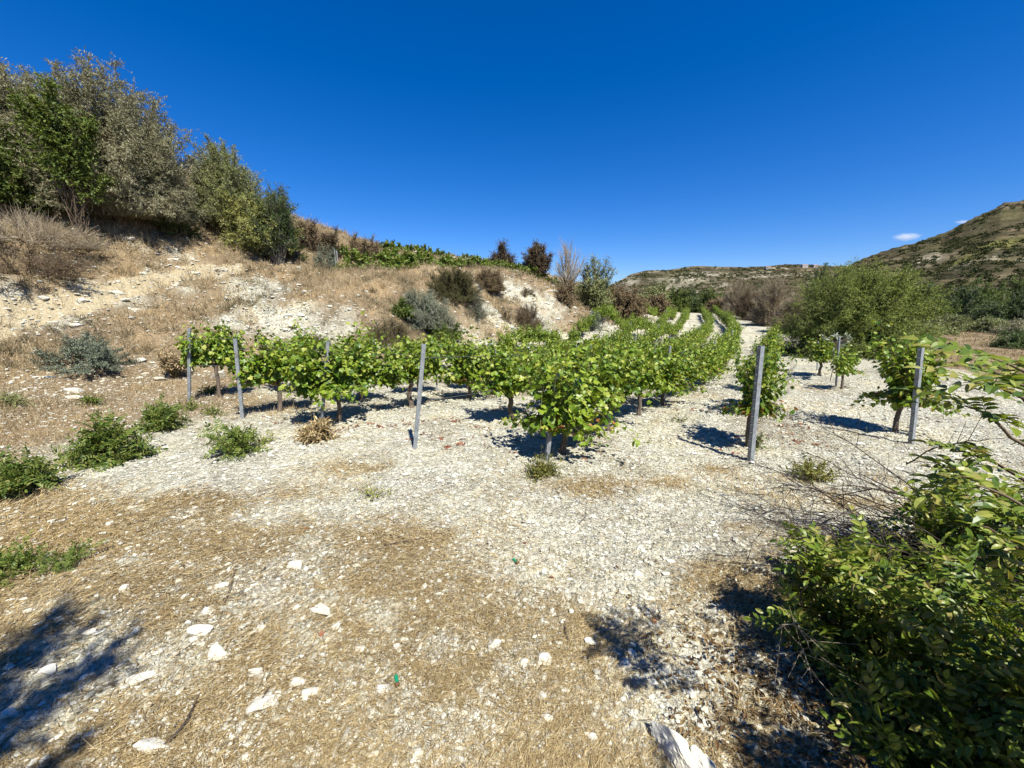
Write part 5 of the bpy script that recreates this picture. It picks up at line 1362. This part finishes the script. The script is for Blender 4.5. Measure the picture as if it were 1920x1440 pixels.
def gravel():
    x, y, r, rng = polar(210000, math.radians(-60), math.radians(60), 1.15, 16, 1)
    b = base_h(x, y); st, ea, fa = zones(x, y, b)
    clump = fbm(x * 1.6, y * 1.6, 3, 61)
    keep = rng.uniform(0, 1, len(x)) < np.clip((1.05 - .35 * st - .5 * ea) * (.25 + 1.3 * clump), .08, 1)
    x, y, r, b, st = x[keep], y[keep], r[keep], b[keep], st[keep]
    z = height(x, y) + .016 * (1 - sstep(9, 22, r)) * (fbm(x * 30, y * 30, 2, 91) - .5) * 2
    n = len(x)
    sz = (.0033 + .00088 * r) * rng.uniform(.5, 1.2, n) * np.where(rng.uniform(0, 1, n) < .11, rng.uniform(1.4, 3.6, n), 1)
    sz = np.minimum(sz, .035)
    S3 = sz[:, None] * np.stack([rng.uniform(.9, 1.9, n), rng.uniform(.6, 1.1, n), rng.uniform(.35, .75, n)], -1)
    R = rot_z(rng.uniform(0, 6.28, n)) @ np.eye(3)
    tilt = rot_rand(n, rng); mixr = R
    w_ = rng.integers(0, 8, n); parts = []
    for k in range(8):
        m = w_ == k
        parts.append(scatter(PEB[k], np.stack([x[m], y[m], z[m] + S3[m, 2] * .35], -1), mixr[m], S3[m]))
    o = obj('gravel', mesh_of('gravel', parts, M['stone'])); tag(o, 'loose white chalk gravel strewn over the vineyard ground', 'gravel', kind='stuff')
gravel()

def straw():
    x, y, r, rng = polar(420000, math.radians(-62), math.radians(60), 1.05, 14, 2)
    st, ea, fa = zones(x, y)
    c = fbm(x * 3.1, y * 3.1, 3, 62)
    keep = rng.uniform(0, 1, len(x)) < np.clip(st * 1.25 * (.2 + 1.5 * c) + .012, 0, 1)
    x, y, r = x[keep], y[keep], r[keep]; n = len(x)
    z = height(x, y) + .016 * (1 - sstep(9, 22, r)) * (fbm(x * 30, y * 30, 2, 91) - .5) * 2
    flow = fbm(x * .5, y * .5, 2, 8) * 9
    a = flow + rng.normal(0, .9, n)
    el = np.abs(rng.normal(0, .26, n)) + (rng.uniform(0, 1, n) < .08) * rng.uniform(.3, 1.1, n)
    f = np.stack([np.cos(a) * np.cos(el), np.sin(a) * np.cos(el), np.sin(el)], -1)
    nn = rng.normal(0, .45, (n, 3)) + [0, 0, 1]
    L = (.035 + .012 * r) * rng.uniform(.4, 1.6, n); W = (.0011 + .00055 * r) * rng.uniform(.6, 1.5, n)
    S3 = np.stack([W, L, L], -1)
    p = np.stack([x, y, z + rng.uniform(0, .014, n)], -1)
    o = obj('straw', mesh_of('straw', [scatter(T_BLADE, p, frames(f, nn), S3)], M['straw'])); tag(o, 'matted golden straw and dead grass lying on the ground', 'straw', kind='stuff')
straw()

def dry_grass():
    x, y, r, rng = polar(60000, math.radians(-60), math.radians(58), 5.5, 62, 3)
    b = base_h(x, y); st, ea, fa = zones(x, y, b)
    c = fbm(x * .9, y * .9, 4, 63)
    keep = rng.uniform(0, 1, len(x)) < np.clip(np.maximum(ea ** 1.3, .22 * (b > .5)) * (1 - fa) * (.1 + 1.7 * c) * (1 - .65 * track(x, y)), 0, 1)
    x, y, r, b, c = x[keep], y[keep], r[keep], b[keep], c[keep]
    hgt = np.where(b > .6, .30, .13) * (.45 + 1.1 * c) * (1 + .004 * r)
    z = height(x, y)
    k = 9; N = len(x) * k
    X, Y, Z, R_2, H = (np.repeat(v, k) for v in (x, y, z, r, hgt))
    X = X + rng.normal(0, .05, N); Y = Y + rng.normal(0, .05, N)
    a = rng.uniform(0, 6.28, N); el = rng.uniform(.35, 1.45, N)
    f = np.stack([np.cos(a) * np.cos(el), np.sin(a) * np.cos(el), np.sin(el)], -1)
    L = H * rng.uniform(.5, 1.5, N); W = (.0025 + .0005 * R_2) * rng.uniform(.6, 1.4, N)
    p = np.stack([X, Y, Z - .03], -1)
    o = obj('dry_grass', mesh_of('dry_grass', [scatter(T_BLADE, p, frames(f, rng.normal(size=(N, 3)) + [0, 0, .4]), np.stack([W, L, L], -1))], M['drygrass']))
    tag(o, 'dry golden grass covering the banks and the field edge', 'grass', kind='stuff')
dry_grass()

def dry_brush():
    x, y, r, rng = polar(5200, math.radians(-58), math.radians(35), 7, 50, 14)
    b = base_h(x, y); st, ea, fa = zones(x, y, b)
    c = fbm(x * .55 + 30, y * .55, 4, 83)
    keep = (b > .5) & (rng.uniform(0, 1, len(x)) < np.clip((c - .47) * 7, .03, 1)) & (track(x, y) < .2)
    x, y, r = x[keep], y[keep], r[keep]; z = height(x, y); k = 42
    R_ = rng.uniform(.10, .30, len(x)) * (.7 + .02 * r)
    N = len(x) * k; X, Y, Z, RR = (np.repeat(v, k) for v in (x, y, z, R_))
    d = norm(rng.normal(size=(N, 3))); d[:, 2] = np.abs(d[:, 2])
    p = np.stack([X, Y, Z], -1) + d * RR[:, None] * rng.uniform(.1, 1, (N, 1)) * [1, 1, .75]
    W = .006 + .0006 * np.repeat(r, k)
    pt = scatter(T_BLADE, p, frames(d + rng.normal(0, .45, (N, 3)) + [0, 0, .3], rng.normal(size=(N, 3))), np.stack([W, RR * .6, RR * .6], -1))
    o = obj('dry_brush', mesh_of('dry_brush', [pt], M['brush'])); tag(o, 'low brown and olive brush growing through the dry grass of the slope', 'brush', kind='stuff')
dry_brush()

def rubble():
    x, y, r, rng = polar(60000, math.radians(-58), math.radians(30), 7, 45, 4)
    b = base_h(x, y); st, ea, fa = zones(x, y, b)
    keep = (b > .12) & (rng.uniform(0, 1, len(x)) < np.clip((1 - ea) * 1.1 + .05, 0, 1))
    x, y, r = x[keep], y[keep], r[keep]; n = len(x); z = height(x, y)
    sz = (.008 + .0022 * r) * rng.uniform(.5, 1.3, n) * np.where(rng.uniform(0, 1, n) < .06, 2.2, 1)
    S3 = sz[:, None] * np.stack([rng.uniform(.8, 1.6, n), rng.uniform(.7, 1.2, n), rng.uniform(.4, .9, n)], -1)
    w_ = rng.integers(0, 8, n); Rz = rot_z(rng.uniform(0, 6.28, n))
    parts = [scatter(PEB[k], np.stack([x[w_ == k], y[w_ == k], z[w_ == k]], -1), Rz[w_ == k], S3[w_ == k]) for k in range(8)]
    o = obj('rubble', mesh_of('rubble', parts, M['stone'])); tag(o, 'white chalk rubble on the bank and along the slope track', 'rubble', kind='stuff')
rubble()

def litter():
    rng = np.random.default_rng(9); P = []; Q = []
    # brown leaf litter in the shade of the right-hand shrub
    n = 3600; x = rng.normal(1.62, .5, n); y = rng.normal(1.45, .35, n); k = (x > .75) & (y > .8); x, y = x[k], y[k]; n = len(x)
    z = height(x, y) + rng.uniform(.0, .03, n)
    f = rng.normal(0, 1, (n, 3)) * [1, 1, .35]
    lit = [scatter(T_OVAL, np.stack([x, y, z], -1), frames(f, rng.normal(0, .5, (n, 3)) + [0, 0, 1]), rng.uniform(.018, .045, n))]
    o = obj('leaf_litter', mesh_of('leaf_litter', lit, M['litter'])); tag(o, 'brown dead leaves under the leafy shrub at lower right', 'dead leaves', kind='stuff')
    X, Y = [], []
    for (u, v, s, m) in [(1400, 820, .25, 40), (655, 815, .3, 60), (700, 800, .3, 60), (830, 825, .3, 50), (770, 790, .25, 35), (930, 805, .4, 50), (900, 845, .35, 30), (1270, 770, .3, 30), (1480, 800, .25, 40), (1490, 830, .2, 25), (1430, 760, .3, 30),
                         (1340, 850, .3, 14), (965, 820, .3, 25), (1150, 860, .3, 16), (500, 790, .3, 30), (1545, 700, .5, 30), (1165, 770, .3, 20), (875, 790, .3, 40)]:
        g = gp(u, v); cs_ = rng.normal(0, s, 5); cy = rng.normal(0, s * .4, 5); ci = rng.integers(0, 5, m); X.append(g[0] + cs_[ci] + rng.normal(0, .05, m)); Y.append(g[1] + cy[ci] + rng.normal(0, .04, m))
    x, y = np.concatenate(X), np.concatenate(Y); n = len(x)
    o = obj('fallen_leaves', mesh_of('fallen_leaves', [scatter(T_VINE, np.stack([x, y, height(x, y) + .015], -1), frames(rng.normal(0, 1, (n, 3)) * [1, 1, .3], rng.normal(0, .5, (n, 3)) + [0, 0, 1]), rng.uniform(.018, .042, n))], M['redleaf']))
    tag(o, 'reddish fallen vine leaves scattered along the rows', 'fallen leaves', kind='stuff')
litter()
def red_leaf(u, v, label, sd_):
    g = gp(u, v); rng = np.random.default_rng(sd_)
    V, F = T_VINE
    o = obj('fallen_leaf', mesh_of('fallen_leaf', [(V * .035, F)], M['redleaf']), None, (g[0], g[1], g[2] + .012)); o.rotation_euler = (.2, .3, rng.uniform(0, 6))
    tag(o, label, 'leaf')
red_leaf(985, 1018, 'curled red leaf on the chalk above the small green cartridge', 1)
red_leaf(1038, 1085, 'small orange-red leaf right of the small green cartridge', 2)
red_leaf(575, 995, 'lone red leaf in the straw left of centre', 3)
red_leaf(600, 1197, 'orange-brown leaf just under the triangular rock', 4)
red_leaf(1222, 1170, 'dark red crumpled leaf in the straw at right', 5)
bpy.context.view_layer.update()
